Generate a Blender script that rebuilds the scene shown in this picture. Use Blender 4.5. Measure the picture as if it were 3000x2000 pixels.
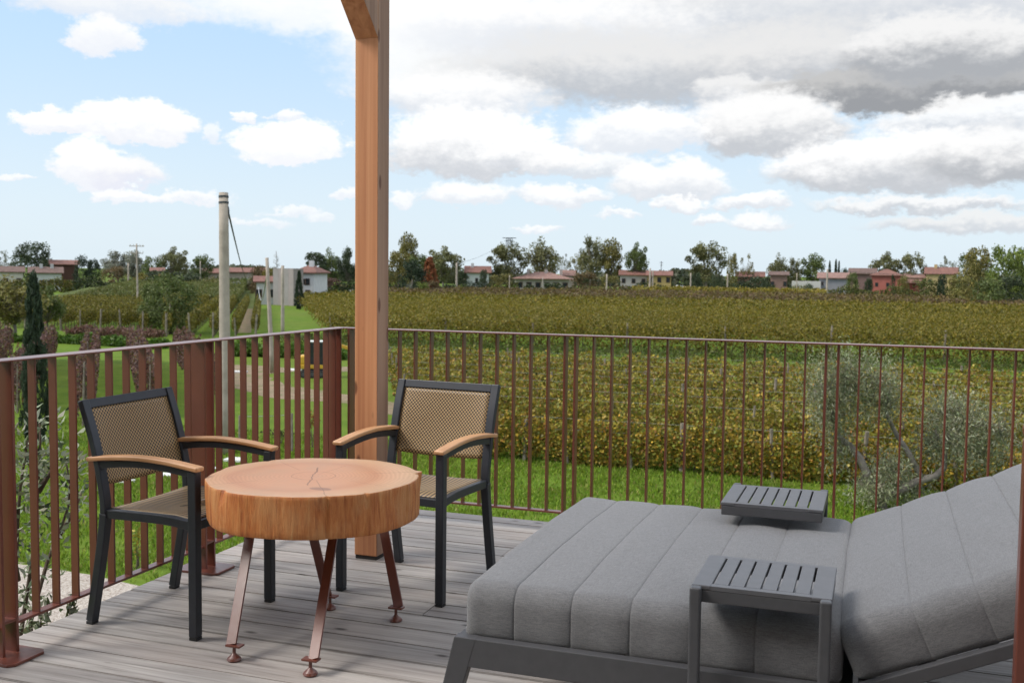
import bpy, bmesh, math, random
import numpy as np
from mathutils import Matrix, Vector

# ------------------------------------------------------------------ clear
for o in list(bpy.data.objects):
    bpy.data.objects.remove(o)
sc = bpy.context.scene
COL = sc.collection
R = math.radians
rnd = random.Random(11)
rng = np.random.default_rng(7)

# ------------------------------------------------------------------ camera
CAM_H = 1.38                       # above the deck (deck top is z = 0)
G = -4.02                          # garden level below the first-floor terrace
FPX, PIT, ROL, YAW = 3051.0, R(3.8435), R(0.674), R(19.3746)
_fw = np.array([-math.sin(YAW), math.cos(YAW), 0.0]); _rt = np.array([math.cos(YAW), math.sin(YAW), 0.0]); _up = np.array([0, 0, 1.0])
CF = _fw*math.cos(PIT) - _up*math.sin(PIT)
_u = _up*math.cos(PIT) + _fw*math.sin(PIT)
CR = _rt*math.cos(ROL) + _u*math.sin(ROL)
CU = -_rt*math.sin(ROL) + _u*math.cos(ROL)
CC = np.array([0, 0, CAM_H])
cam_d = bpy.data.cameras.new('camera')
cam = bpy.data.objects.new('camera', cam_d); COL.objects.link(cam)
cam_d.sensor_width = 36.0; cam_d.lens = FPX/3000*36
cam_d.clip_start = 0.05; cam_d.clip_end = 6000
cam_d.dof.use_dof = True; cam_d.dof.focus_distance = 4.1; cam_d.dof.aperture_fstop = 7.1
mw = Matrix.Identity(4)
for i in range(3):
    mw[i][0] = CR[i]; mw[i][1] = CU[i]; mw[i][2] = -CF[i]; mw[i][3] = CC[i]
cam.matrix_world = mw
sc.camera = cam

def ray(x, y): return CF + CR*(x-1500)/FPX - CU*(y-1000)/FPX
def gp(x, y, z=G):                 # survey point of the photograph -> place on the ground
    d = ray(x, y); return CC + d*((z-CAM_H)/d[2])
def at(x, y, depth): return CC + ray(x, y)*depth
def hor(x): return 795 + (x-1500)*0.01176

# ------------------------------------------------------------------ exposure
sc.view_settings.view_transform = 'Standard'; sc.view_settings.look = 'None'
sc.view_settings.gamma = 1.0; sc.view_settings.use_curve_mapping = False
EXPO = 1.1
sc.view_settings.exposure = EXPO
sc.cycles.max_bounces = 5; sc.cycles.diffuse_bounces = 3; sc.cycles.glossy_bounces = 3; sc.cycles.transmission_bounces = 3; sc.cycles.transparent_max_bounces = 4
sc.cycles.caustics_reflective = False; sc.cycles.caustics_refractive = False
sc.cycles.use_adaptive_sampling = True; sc.cycles.adaptive_threshold = 0.015
sc.render.resolution_x = 1024; sc.render.resolution_y = 682

# ------------------------------------------------------------------ sun
SUN_DIR = Vector((-0.80, -0.42, 0.95)).normalized()      # towards the sun
sd = bpy.data.lights.new('sun', 'SUN'); sd.energy = 1.5; sd.angle = R(20); sd.color = (1.0, 0.95, 0.88)
sun = bpy.data.objects.new('sun', sd); COL.objects.link(sun)
sun.rotation_euler = SUN_DIR.to_track_quat('Z', 'Y').to_euler()
sun.location = (-20, -10, 30)

# ------------------------------------------------------------------ sky
def srgb(r, g, b):
    f = lambda c: (c/255/12.92) if c/255 <= 0.04045 else ((c/255+0.055)/1.055)**2.4
    return (f(r), f(g), f(b), 1.0)
def build_sky():
    w = bpy.data.worlds.new('World'); sc.world = w; w.use_nodes = True
    nt = w.node_tree; N = nt.nodes; L = nt.links; N.clear()
    def node(t, **k):
        n = N.new(t)
        for a, b in k.items(): setattr(n, a, b)
        return n
    def plug(sock, v):
        if isinstance(v, (int, float)): sock.default_value = v
        elif isinstance(v, tuple): sock.default_value = v
        else: L.new(v, sock)
    def math_(op, a, b=0.0, c=None, clamp=False):
        n = node('ShaderNodeMath', operation=op, use_clamp=clamp); plug(n.inputs[0], a); plug(n.inputs[1], b)
        if c is not None: plug(n.inputs[2], c)
        return n.outputs[0]
    def mrange(v, a, b, c=0.0, d=1.0):
        n = node('ShaderNodeMapRange', interpolation_type='SMOOTHSTEP'); plug(n.inputs[0], v)
        for i, q in enumerate((a, b, c, d)): plug(n.inputs[i+1], q)
        return n.outputs[0]
    def mix(f, a, b):
        n = node('ShaderNodeMix', data_type='RGBA'); plug(n.inputs[0], f); plug(n.inputs[6], a); plug(n.inputs[7], b)
        return n.outputs[2]
    out = node('ShaderNodeOutputWorld'); bg = node('ShaderNodeBackground'); L.new(bg.outputs[0], out.inputs[0])
    tc = node('ShaderNodeTexCoord')
    sky = node('ShaderNodeTexSky', sky_type='NISHITA'); sky.sun_disc = False
    sky.sun_elevation = math.asin(SUN_DIR.z); sky.sun_rotation = math.atan2(SUN_DIR.x, SUN_DIR.y)
    sky.altitude = 60; sky.air_density = 1.0; sky.dust_density = 1.6; sky.ozone_density = 1.2
    sep = node('ShaderNodeSeparateXYZ'); L.new(tc.outputs['Generated'], sep.inputs[0])
    X, Y, Z = sep.outputs
    az = math_('MULTIPLY', math_('ARCTAN2', X, Y), 57.2958)
    el = math_('MULTIPLY', math_('ARCSINE', Z), 57.2958)
    cv = node('ShaderNodeCombineXYZ'); L.new(az, cv.inputs[0]); L.new(math_('MULTIPLY', el, 1.7), cv.inputs[1])
    def noise(scale, detail, rough=0.55, vec=None, off=0.0):
        n = node('ShaderNodeTexNoise'); n.inputs['Scale'].default_value = scale; n.inputs['Detail'].default_value = detail
        n.inputs['Roughness'].default_value = rough
        if off:
            a = node('ShaderNodeVectorMath', operation='ADD'); L.new(vec or cv.outputs[0], a.inputs[0]); a.inputs[1].default_value = (off, off*.7, off*.3)
            L.new(a.outputs[0], n.inputs['Vector'])
        else: L.new(vec or cv.outputs[0], n.inputs['Vector'])
        return n.outputs['Fac']
    n1 = noise(0.36, 8, 0.66); n2 = noise(0.40, 8, 0.66, off=31.0); n3 = noise(1.15, 8, 0.64, off=77.0)
    A = math_('ADD', az, math_('MULTIPLY', math_('SUBTRACT', n1, 0.5), 4.2))
    E = math_('ADD', el, math_('MULTIPLY', math_('SUBTRACT', n2, 0.5), 2.4))
    # clear sky, whitened by thin high haze (strongest at the horizon)
    K = 1.0/2**EXPO
    base = node('ShaderNodeVectorMath', operation='SCALE'); L.new(sky.outputs[0], base.inputs[0]); base.inputs['Scale'].default_value = 0.12
    veil_lo = tuple(c*K for c in srgb(226, 241, 251)[:3]) + (1,)
    veil_hi = tuple(c*K for c in srgb(190, 222, 252)[:3]) + (1,)
    veil = mix(mrange(el, 0.0, 15.0), veil_lo, veil_hi)
    col = mix(mrange(el, 0.0, 45.0, 0.93, 0.45), base.outputs[0], veil)
    # a broken cumulus deck goes on over the whole sky, seen in perspective
    pz = math_('MAXIMUM', math_('ADD', Z, 0.10), 0.02)
    pv = node('ShaderNodeCombineXYZ'); L.new(math_('DIVIDE', X, pz), pv.inputs[0]); L.new(math_('DIVIDE', Y, pz), pv.inputs[1])
    d1 = noise(1.15, 7, 0.58, vec=pv.outputs[0], off=5.3); d2 = noise(2.6, 4, 0.5, vec=pv.outputs[0], off=19.0)
    deck = math_('MULTIPLY', mrange(d1, 0.40, 0.58), mrange(el, 13.0, 20.0))
    wh = lambda v, t=(1, 1, 1): tuple(v*K*q for q in t) + (1.0,)
    dcol = mix(mrange(d2, 0.3, 0.75), wh(1.55), wh(1.05, (0.97, 0.99, 1.03)))
    col = mix(deck, col, dcol)
    def cloud(col, cx, cy, rx, ry, top, bot, soft=0.22, flat=1.7, alpha=1.0, tilt=0.0):
        d = ray(cx, cy); d = d/np.linalg.norm(d)
        a0 = math.degrees(math.atan2(d[0], d[1])); e0 = math.degrees(math.asin(d[2]))
        k = 57.2958/FPX
        u = math_('DIVIDE', math_('SUBTRACT', A, a0), rx*k)
        v = math_('DIVIDE', math_('SUBTRACT', E, e0), ry*k)
        if tilt: v = math_('MULTIPLY_ADD', u, tilt, v)
        vv = math_('MAXIMUM', v, math_('MULTIPLY', v, -flat))
        d2_ = math_('MULTIPLY_ADD', u, u, math_('MULTIPLY', vv, vv))
        m = mrange(math_('MULTIPLY_ADD', n3, -1.15, math_('ADD', d2_, 0.57)), 1.12+soft, 0.98-soft, 0.0, alpha)
        s = mrange(math_('MULTIPLY_ADD', n3, 0.9, math_('ADD', v, -0.35)), -0.35, 0.65)
        t = top if isinstance(top, tuple) else (top, top, top)
        b = bot if isinstance(bot, tuple) else (bot*0.945, bot*0.985, bot*1.05)
        cc = mix(s, tuple(q*K for q in b)+(1.0,), tuple(q*K for q in t)+(1.0,))
        return mix(m, col, cc)
    plain = col
    W = 1.08; PB = (0.90, 0.925, 0.98)
    for c in [
        # thin high veils
        (960, 25, 420, 80, 1.05, (0.98, 1, 1.02), 0.9, 1.2, 0.9, 0.0), (1330, 120, 330, 190, 1.08, (0.99, 1, 1.0), 0.7, 1.0, 0.95, 0.0),
        (2450, 20, 900, 150, 0.88, 0.72, 0.6, 1.0, 0.95, 0.0),
        (1620, 80, 420, 100, 1.04, 0.86, 0.7, 1.0, 0.85, 0.0),
        # upper grey bank
        (1900, 225, 560, 125, 0.84, 0.58, 0.7, 1.6, 0.95, 0.0), (2330, 190, 330, 110, 0.84, 0.60, 0.6, 1.3, 0.9, 0.0),
        (2180, 275, 150, 50, 0.92, 0.68, 0.45, 1.5, 0.9, 0.0), (1320, 290, 250, 75, 1.05, 0.82, 0.6, 1.5, 0.9, 0.0),
        (2700, 255, 420, 62, 0.58, 0.36, 0.35, 1.0, 1.0, 0.0),
        (2790, 150, 280, 100, 0.92, 0.46, 0.35, 1.2, 1.0, 0.0),
        (2900, 350, 280, 55, 1.04, 0.74, 0.4, 1.4, 0.9, 0.0),
        # middle
        (2240, 385, 230, 105, 1.0, 0.62, 0.4, 1.8, 1.0, 0.0), (1870, 400, 190, 85, 1.08, 0.86, 0.35, 1.6, 0.95, 0.0),
        (2620, 500, 330, 110, 1.08, 0.63, 0.35, 1.8, 1.0, 0.0), (2950, 470, 240, 90, 1.0, 0.52, 0.45, 1.6, 0.95, 0.0),
        (1380, 455, 270, 140, W, 0.70, 0.25, 2.2, 1.0, 0.0), (1560, 465, 170, 60, 1.06, 0.74, 0.3, 2.0, 0.95, 0.0), (1700, 490, 180, 45, 1.04, 0.78, 0.5, 1.6, 0.85, 0.0),
        (1960, 545, 170, 70, 1.06, 0.82, 0.35, 1.8, 0.95, 0.0),
        # low puffs to the right
        (1370, 575, 130, 42, 1.05, 0.88, 0.4, 1.8, 0.9, 0.0), (1640, 578, 130, 36, 1.06, 0.86, 0.4, 1.8, 0.9, 0.0), (1190, 588, 45, 20, 1.05, 0.92, 0.5, 1.6, 0.8, 0.0),
        (2000, 602, 75, 24, 1.06, 0.84, 0.4, 1.8, 0.9, 0.0), (2200, 598, 100, 30, 1.06, 0.82, 0.4, 1.8, 0.9, 0.0), (2700, 605, 260, 26, 0.98, 0.68, 0.5, 1.4, 0.9, 0.0),
        (2080, 645, 60, 20, 1.04, 0.84, 0.5, 1.6, 0.85, 0.0), (2230, 655, 75, 28, 1.04, 0.82, 0.5, 1.6, 0.85, 0.0), (1590, 668, 60, 15, 1.04, 0.9, 0.6, 1.6, 0.8, 0.0),
        (2860, 660, 260, 30, 0.90, 0.70, 0.6, 1.4, 0.85, 0.0), (1820, 625, 55, 14, 1.04, 0.9, 0.6, 1.6, 0.8, 0.0),
        # left cumulus
        (330, 20, 230, 42, 0.97, 0.9, 0.6, 1.2, 0.85, 0.0), (310, 115, 92, 62, 1.02, PB, 0.35, 1.5, 0.95, 0.0),
        (190, 370, 110, 45, W, PB, 0.25, 2.0, 1.0, 0.0), (390, 375, 160, 75, W, PB, 0.25, 2.0, 1.0, 0.0),
        (265, 500, 95, 85, W, PB, 0.3, 1.8, 1.0, 0.0), (370, 515, 105, 50, 1.0, (0.84, 0.86, 0.95), 0.4, 1.5, 0.95, 0.0),
        (330, 575, 60, 26, 1.05, PB, 0.4, 1.8, 0.9, 0.0), (430, 575, 50, 24, 1.05, PB, 0.4, 1.8, 0.9, 0.0), (560, 585, 110, 20, 1.04, PB, 0.5, 1.6, 0.85, 0.0),
        (860, 440, 150, 85, W, (0.93, 0.95, 1), 0.25, 2.2, 1.0, 0.0), (730, 335, 40, 20, W, PB, 0.4, 1.6, 0.95, 0.0), (845, 335, 45, 18, 1.05, PB, 0.5, 1.6, 0.9, 0.0),
        (635, 410, 32, 36, 1.04, PB, 0.6, 1.4, 0.7, 0.0), (25, 525, 40, 14, 1.04, PB, 0.5, 1.6, 0.8, 0.0),
        (860, 620, 80, 16, 1.04, PB, 0.6, 1.6, 0.7, 0.0), (760, 650, 90, 14, 1.04, PB, 0.6, 1.6, 0.6, 0.0), (960, 640, 50, 14, 1.04, PB, 0.6, 1.6, 0.6, 0.0),
        (1010, 570, 45, 22, 1.04, PB, 0.5, 1.6, 0.8, 0.0),
    ]:
        col = cloud(col, *c)
    L.new(col, bg.inputs[0]); bg.inputs[1].default_value = 1.0
    # away from these clouds nothing of them is left: skip them there
    bg2 = node('ShaderNodeBackground'); L.new(plain, bg2.inputs[0])
    near = math_('MULTIPLY', math_('MULTIPLY', math_('LESS_THAN', el, 24.0), math_('GREATER_THAN', el, -0.5)), math_('MULTIPLY', math_('GREATER_THAN', az, -62.0), math_('LESS_THAN', az, 28.0)))
    ms = node('ShaderNodeMixShader'); L.new(near, ms.inputs[0]); L.new(bg2.outputs[0], ms.inputs[1]); L.new(bg.outputs[0], ms.inputs[2]); L.new(ms.outputs[0], out.inputs[0])
    w.cycles.sampling_method = 'MANUAL'; w.cycles.sample_map_resolution = 512
build_sky()

# ================================================================== helpers
def setp(o, label=None, cat=None, group=None, kind=None):
    if label: o['label'] = label
    if cat: o['category'] = cat
    if group: o['group'] = group
    if kind: o['kind'] = kind
    return o
def empty(name, loc=(0, 0, 0), rz=0.0, scale=None):
    o = bpy.data.objects.new(name, None); COL.objects.link(o); o.location = loc; o.rotation_euler = (0, 0, rz)
    o.empty_display_size = 0.1
    if scale: o.scale = scale
    return o
def link(name, me, mat=None, parent=None, loc=None, rot=None, bevel=0.0, seg=2):
    o = bpy.data.objects.new(name, me); COL.objects.link(o)
    if mat and not me.materials: me.materials.append(mat)
    if parent: o.parent = parent
    if loc is not None: o.location = loc
    if rot is not None: o.rotation_euler = rot
    if bevel:
        b = o.modifiers.new('bevel', 'BEVEL'); b.width = bevel; b.segments = seg; b.limit_method = 'ANGLE'; b.angle_limit = R(35)
    return o
class MB:
    def __init__(s): s.v = []; s.f = []
    def add(s, v, f):
        k = len(s.v); s.v += [tuple(p) for p in v]; s.f += [tuple(i+k for i in q) for q in f]; return s
    def box(s, c, d, rot=None):
        x, y, z = d[0]/2, d[1]/2, d[2]/2
        v = [(-x, -y, -z), (x, -y, -z), (x, y, -z), (-x, y, -z), (-x, -y, z), (x, -y, z), (x, y, z), (-x, y, z)]
        if rot is not None: v = [tuple(rot @ Vector(p)) for p in v]
        v = [(p[0]+c[0], p[1]+c[1], p[2]+c[2]) for p in v]
        return s.add(v, [(0, 3, 2, 1), (4, 5, 6, 7), (0, 1, 5, 4), (1, 2, 6, 5), (2, 3, 7, 6), (3, 0, 4, 7)])
    def bar(s, a, b, w, t, up=(0, 0, 1)):
        a = Vector(a); b = Vector(b); d = (b-a).normalized(); u = Vector(up)
        if abs(d.dot(u)) > .98: u = Vector((1, 0, 0))
        sx = d.cross(u).normalized(); sz = sx.cross(d).normalized()
        v = []
        for p in (a, b):
            for i, j in ((-1, -1), (1, -1), (1, 1), (-1, 1)): v.append(p + sx*(i*w/2) + sz*(j*t/2))
        return s.add(v, [(0, 1, 2, 3), (7, 6, 5, 4), (0, 4, 5, 1), (1, 5, 6, 2), (2, 6, 7, 3), (3, 7, 4, 0)])
    def sweep(s, pts, w, t, y0=0.0):      # rectangular bar along a path in the xz plane; w along y, t across
        n = len(pts); v = []
        for i in range(n):
            a = Vector(pts[max(i-1, 0)]); b = Vector(pts[min(i+1, n-1)]); d = (b-a).normalized(); nn = Vector((-d.y, d.x))
            p = Vector(pts[i])
            for q, e in ((-1, -1), (1, -1), (1, 1), (-1, 1)):
                v.append((p.x+nn.x*e*t/2, y0+q*w/2, p.y+nn.y*e*t/2))
        f = [(0, 1, 2, 3), tuple(4*(n-1)+i for i in (3, 2, 1, 0))]
        for i in range(n-1):
            for k in range(4):
                a = 4*i+k; b = 4*i+(k+1) % 4; f.append((a, a+4, b+4, b))
        return s.add(v, f)
    def tube(s, pts, r, n=8):
        pts = [Vector(p) for p in pts]; rr = r if isinstance(r, (list, tuple)) else [r]*len(pts)
        v = []; m = len(pts); prev = None
        for i, p in enumerate(pts):
            d = (pts[min(i+1, m-1)]-pts[max(i-1, 0)]).normalized()
            if prev is None:
                u = Vector((1, 0, 0)) if abs(d.x) < .9 else Vector((0, 1, 0))
            else: u = prev
            a = (u - d*u.dot(d)).normalized(); b = d.cross(a); prev = a
            for k in range(n):
                t = 2*math.pi*k/n; v.append(p + a*(math.cos(t)*rr[i]) + b*(math.sin(t)*rr[i]))
        f = [tuple(reversed(range(n))), tuple(range((m-1)*n, m*n))]
        for i in range(m-1):
            for k in range(n):
                f.append((i*n+k, i*n+(k+1) % n, (i+1)*n+(k+1) % n, (i+1)*n+k))
        return s.add(v, f)
    def lathe(s, prof, n=24, c=(0, 0, 0)):
        v = []
        for r, z in prof:
            for k in range(n):
                t = 2*math.pi*k/n; v.append((c[0]+r*math.cos(t), c[1]+r*math.sin(t), c[2]+z))
        f = [tuple(reversed(range(n))), tuple(range((len(prof)-1)*n, len(prof)*n))]
        for i in range(len(prof)-1):
            for k in range(n): f.append((i*n+k, i*n+(k+1) % n, (i+1)*n+(k+1) % n, (i+1)*n+k))
        return s.add(v, f)
    def prism(s, poly, z0, z1):
        n = len(poly); v = [(p[0], p[1], z0) for p in poly]+[(p[0], p[1], z1) for p in poly]
        f = [tuple(reversed(range(n))), tuple(range(n, 2*n))]+[(i, (i+1) % n, n+(i+1) % n, n+i) for i in range(n)]
        return s.add(v, f)
    def mesh(s, name, smooth=False):
        me = bpy.data.meshes.new(name); me.from_pydata([tuple(p) for p in s.v], [], s.f); me.update()
        if smooth:
            for p in me.polygons: p.use_smooth = True
        return me
    def obj(s, name, mat, parent=None, smooth=False, loc=None, bevel=0.0, seg=2):
        return link(name, s.mesh(name, smooth), mat, parent, loc, bevel=bevel, seg=seg)
def smooth_by_angle(o, ang=40):
    me = o.data
    for p in me.polygons: p.use_smooth = True
    bm = bmesh.new(); bm.from_mesh(me)
    for e in bm.edges:
        if len(e.link_faces) == 2 and e.calc_face_angle(0) > R(ang): e.smooth = False
    bm.to_mesh(me); bm.free()
def copy_tree(o, parent=None):
    c = o.copy(); COL.objects.link(c)
    if parent: c.parent = parent; c.matrix_parent_inverse = o.matrix_parent_inverse
    for ch in [q for q in bpy.data.objects if q.parent == o and q is not c]: copy_tree(ch, c)
    return c

# ---------------------------------------------------------------- materials
def mat_new(name):
    m = bpy.data.materials.new(name); m.use_nodes = True; nt = m.node_tree
    return m, nt, nt.nodes, nt.links, nt.nodes['Principled BSDF']
def mk(N, L, t, **k):
    n = N.new(t)
    for a, b in k.items():
        if a.startswith('i_'): n.inputs[a[2:].replace('_', ' ')].default_value = b
        else: setattr(n, a, b)
    return n
def ramp(N, L, src, stops):
    r = N.new('ShaderNodeValToRGB'); L.new(src, r.inputs[0]); e = r.color_ramp.elements
    while len(e) > 1: e.remove(e[-1])
    e[0].position = stops[0][0]; e[0].color = stops[0][1]
    for p, c in stops[1:]:
        q = e.new(p); q.color = c
    return r.outputs[0]
def c4(r, g, b): return (r, g, b, 1)
def coords(N, L, kind='Object', scale=(1, 1, 1), rand=0.0, rot=(0, 0, 0)):
    tc = N.new('ShaderNodeTexCoord'); mp = N.new('ShaderNodeMapping'); mp.inputs['Scale'].default_value = scale; mp.inputs['Rotation'].default_value = rot
    src = tc.outputs[kind]
    if rand:
        oi = N.new('ShaderNodeObjectInfo'); sm = N.new('ShaderNodeVectorMath'); sm.operation = 'SCALE'; sm.inputs[0].default_value = (rand, rand*.63, rand*.37)
        L.new(oi.outputs['Random'], sm.inputs['Scale']); ad = N.new('ShaderNodeVectorMath'); L.new(src, ad.inputs[0]); L.new(sm.outputs[0], ad.inputs[1]); src = ad.outputs[0]
    L.new(src, mp.inputs[0]); return mp.outputs[0]
def noise(N, L, vec, scale, detail=4, rough=0.55, dist=0.0):
    n = N.new('ShaderNodeTexNoise'); L.new(vec, n.inputs['Vector']); n.inputs['Scale'].default_value = scale; n.inputs['Detail'].default_value = detail
    n.inputs['Roughness'].default_value = rough; n.inputs['Distortion'].default_value = dist
    return n.outputs['Fac']
def mixc(N, L, f, a, b, blend='MIX'):
    m = N.new('ShaderNodeMix'); m.data_type = 'RGBA'; m.blend_type = blend
    for i, v in ((0, f), (6, a), (7, b)):
        if isinstance(v, (int, float, tuple)): m.inputs[i].default_value = v
        else: L.new(v, m.inputs[i])
    return m.outputs[2]
def mth(N, L, op, a, b=0.0, clamp=False):
    m = N.new('ShaderNodeMath'); m.operation = op; m.use_clamp = clamp
    for i, v in ((0, a), (1, b)):
        if isinstance(v, (int, float)): m.inputs[i].default_value = v
        else: L.new(v, m.inputs[i])
    return m.outputs[0]
def bump(N, L, P, h, strength=0.3, dist=0.01):
    b = N.new('ShaderNodeBump'); b.inputs['Strength'].default_value = strength; b.inputs['Distance'].default_value = dist
    L.new(h, b.inputs['Height']); L.new(b.outputs[0], P.inputs['Normal'])

def m_plain(name, col, rough=0.6, var=0.15, scale=8.0, spec=0.5, metallic=0.0, bmp=0.0, kind='Object', rand=7.0):
    m, nt, N, L, P = mat_new(name)
    v = coords(N, L, kind, rand=rand); n = noise(N, L, v, scale, 5)
    lo = tuple(c*(1-var) for c in col)+(1,); hi = tuple(min(1, c*(1+var)) for c in col)+(1,)
    L.new(ramp(N, L, n, [(0.3, lo), (0.7, hi)]), P.inputs['Base Color'])
    P.inputs['Roughness'].default_value = rough; P.inputs['Specular IOR Level'].default_value = spec; P.inputs['Metallic'].default_value = metallic
    if bmp: bump(N, L, P, noise(N, L, v, scale*6, 4), bmp, 0.005)
    return m
def m_deck():
    m, nt, N, L, P = mat_new('weathered_plank')
    v = coords(N, L, 'Object', (1, 1, 1), rand=60.0)
    vs = coords(N, L, 'Object', (1.6, 42, 42), rand=60.0)
    grain = noise(N, L, vs, 1.0, 6, 0.62, 0.6)
    vb = coords(N, L, 'Object', (0.9, 3.5, 3.5), rand=60.0); blot = noise(N, L, vb, 1.3, 4, 0.6)
    c = ramp(N, L, grain, [(0.28, c4(.115, .105, .096)), (0.42, c4(.285, .266, .249)), (0.6, c4(.385, .362, .341)), (0.8, c4(.47, .444, .42))])
    c = mixc(N, L, mth(N, L, 'MULTIPLY', ramp(N, L, blot, [(0.45, c4(0, 0, 0)), (0.75, c4(1, 1, 1))]), 0.55), c, c4(.31, .26, .235))
    oi = N.new('ShaderNodeObjectInfo')
    tone = ramp(N, L, oi.outputs['Random'], [(0, c4(.84, .85, .87)), (0.5, c4(1.03, 1.03, 1.03)), (1, c4(1.18, 1.16, 1.15))])
    c = mixc(N, L, 1.0, c, tone, 'MULTIPLY')
    # knots and splinter marks
    vk = coords(N, L, 'Object', (3.0, 7.0, 1.0), rand=60.0)
    vo = N.new('ShaderNodeTexVoronoi'); L.new(vk, vo.inputs['Vector']); vo.inputs['Scale'].default_value = 1.0; vo.inputs['Randomness'].default_value = 1.0
    kn = ramp(N, L, vo.outputs['Distance'], [(0.035, c4(1, 1, 1)), (0.11, c4(0, 0, 0))])
    c = mixc(N, L, mth(N, L, 'MULTIPLY', kn, 0.85), c, c4(.045, .036, .032))
    L.new(c, P.inputs['Base Color']); P.inputs['Roughness'].default_value = 0.72; P.inputs['Specular IOR Level'].default_value = 0.35
    bump(N, L, P, grain, 0.35, 0.004)
    return m
def m_timber():
    m, nt, N, L, P = mat_new('larch_timber')
    v = coords(N, L, 'Object', (26, 26, 0.5)); g = noise(N, L, v, 1.0, 5, 0.55, 0.5)
    vb = coords(N, L, 'Object', (1.5, 1.5, .7)); b = noise(N, L, vb, 2.0, 4)
    c = ramp(N, L, g, [(0.25, c4(.34, .105, .04)), (0.42, c4(.53, .215, .09)), (0.62, c4(.66, .30, .135)), (0.85, c4(.70, .36, .175))])
    c = mixc(N, L, mth(N, L, 'MULTIPLY', b, 0.35), c, c4(.30, .17, .11))
    # faces turned towards +x are mixed with a darker grey-brown
    geo = N.new('ShaderNodeNewGeometry'); sp = N.new('ShaderNodeSeparateXYZ'); L.new(geo.outputs['True Normal'], sp.inputs[0])
    gr = mth(N, L, 'MULTIPLY', mth(N, L, 'GREATER_THAN', sp.outputs[0], 0.8), 0.72)
    gcol = ramp(N, L, g, [(0.3, c4(.15, .10, .075)), (0.7, c4(.27, .19, .15))])
    c = mixc(N, L, gr, c, gcol)
    vk = coords(N, L, 'Object', (9, 9, 3.3)); vo = N.new('ShaderNodeTexVoronoi'); L.new(vk, vo.inputs['Vector']); vo.inputs['Scale'].default_value = 1.0
    kn = ramp(N, L, vo.outputs['Distance'], [(0.085, c4(1, 1, 1)), (0.14, c4(0, 0, 0))])
    c = mixc(N, L, mth(N, L, 'MULTIPLY', kn, 0.8), c, c4(.11, .035, .015))
    L.new(c, P.inputs['Base Color']); P.inputs['Roughness'].default_value = 0.6; P.inputs['Specular IOR Level'].default_value = 0.35
    bump(N, L, P, g, 0.2, 0.003)
    return m
def m_rust_paint():
    m, nt, N, L, P = mat_new('rust_brown_paint')
    v = coords(N, L, 'Object', rand=9.0); n = noise(N, L, v, 6.0, 6, 0.6)
    L.new(ramp(N, L, n, [(0.3, c4(.118, .027, .0135)), (0.7, c4(.152, .037, .019))]), P.inputs['Base Color'])
    L.new(ramp(N, L, noise(N, L, v, 40.0, 4), [(0.3, c4(.36, .36, .36)), (0.7, c4(.44, .44, .44))]), P.inputs['Roughness'])
    P.inputs['Specular IOR Level'].default_value = 0.7
    P.inputs['Coat Weight'].default_value = 0.28; P.inputs['Coat Roughness'].default_value = 0.16
    return m
def m_fabric():
    m, nt, N, L, P = mat_new('grey_outdoor_fabric')
    v = coords(N, L, 'Object')
    a = noise(N, L, coords(N, L, 'Object', (40, 420, 420)), 1.0, 3, 0.6); b = noise(N, L, coords(N, L, 'Object', (420, 40, 420)), 1.0, 3, 0.6)
    big = noise(N, L, v, 3.0, 4)
    s = mth(N, L, 'ADD', mth(N, L, 'MULTIPLY', a, 0.5), mth(N, L, 'MULTIPLY', b, 0.5))
    c = ramp(N, L, s, [(0.35, c4(.102, .102, .106)), (0.5, c4(.150, .150, .155)), (0.65, c4(.200, .200, .206))])
    c = mixc(N, L, mth(N, L, 'MULTIPLY', big, 0.18), c, c4(.105, .103, .107))
    L.new(c, P.inputs['Base Color']); P.inputs['Roughness'].default_value = 0.9; P.inputs['Specular IOR Level'].default_value = 0.15
    P.inputs['Sheen Weight'].default_value = 0.25; P.inputs['Sheen Roughness'].default_value = 0.5
    h = mth(N, L, 'ADD', mth(N, L, 'MULTIPLY', s, 0.15), mth(N, L, 'MULTIPLY', noise(N, L, v, 5.0, 3, .5), 0.8))
    bump(N, L, P, h, 0.16, 0.012)
    return m
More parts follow.
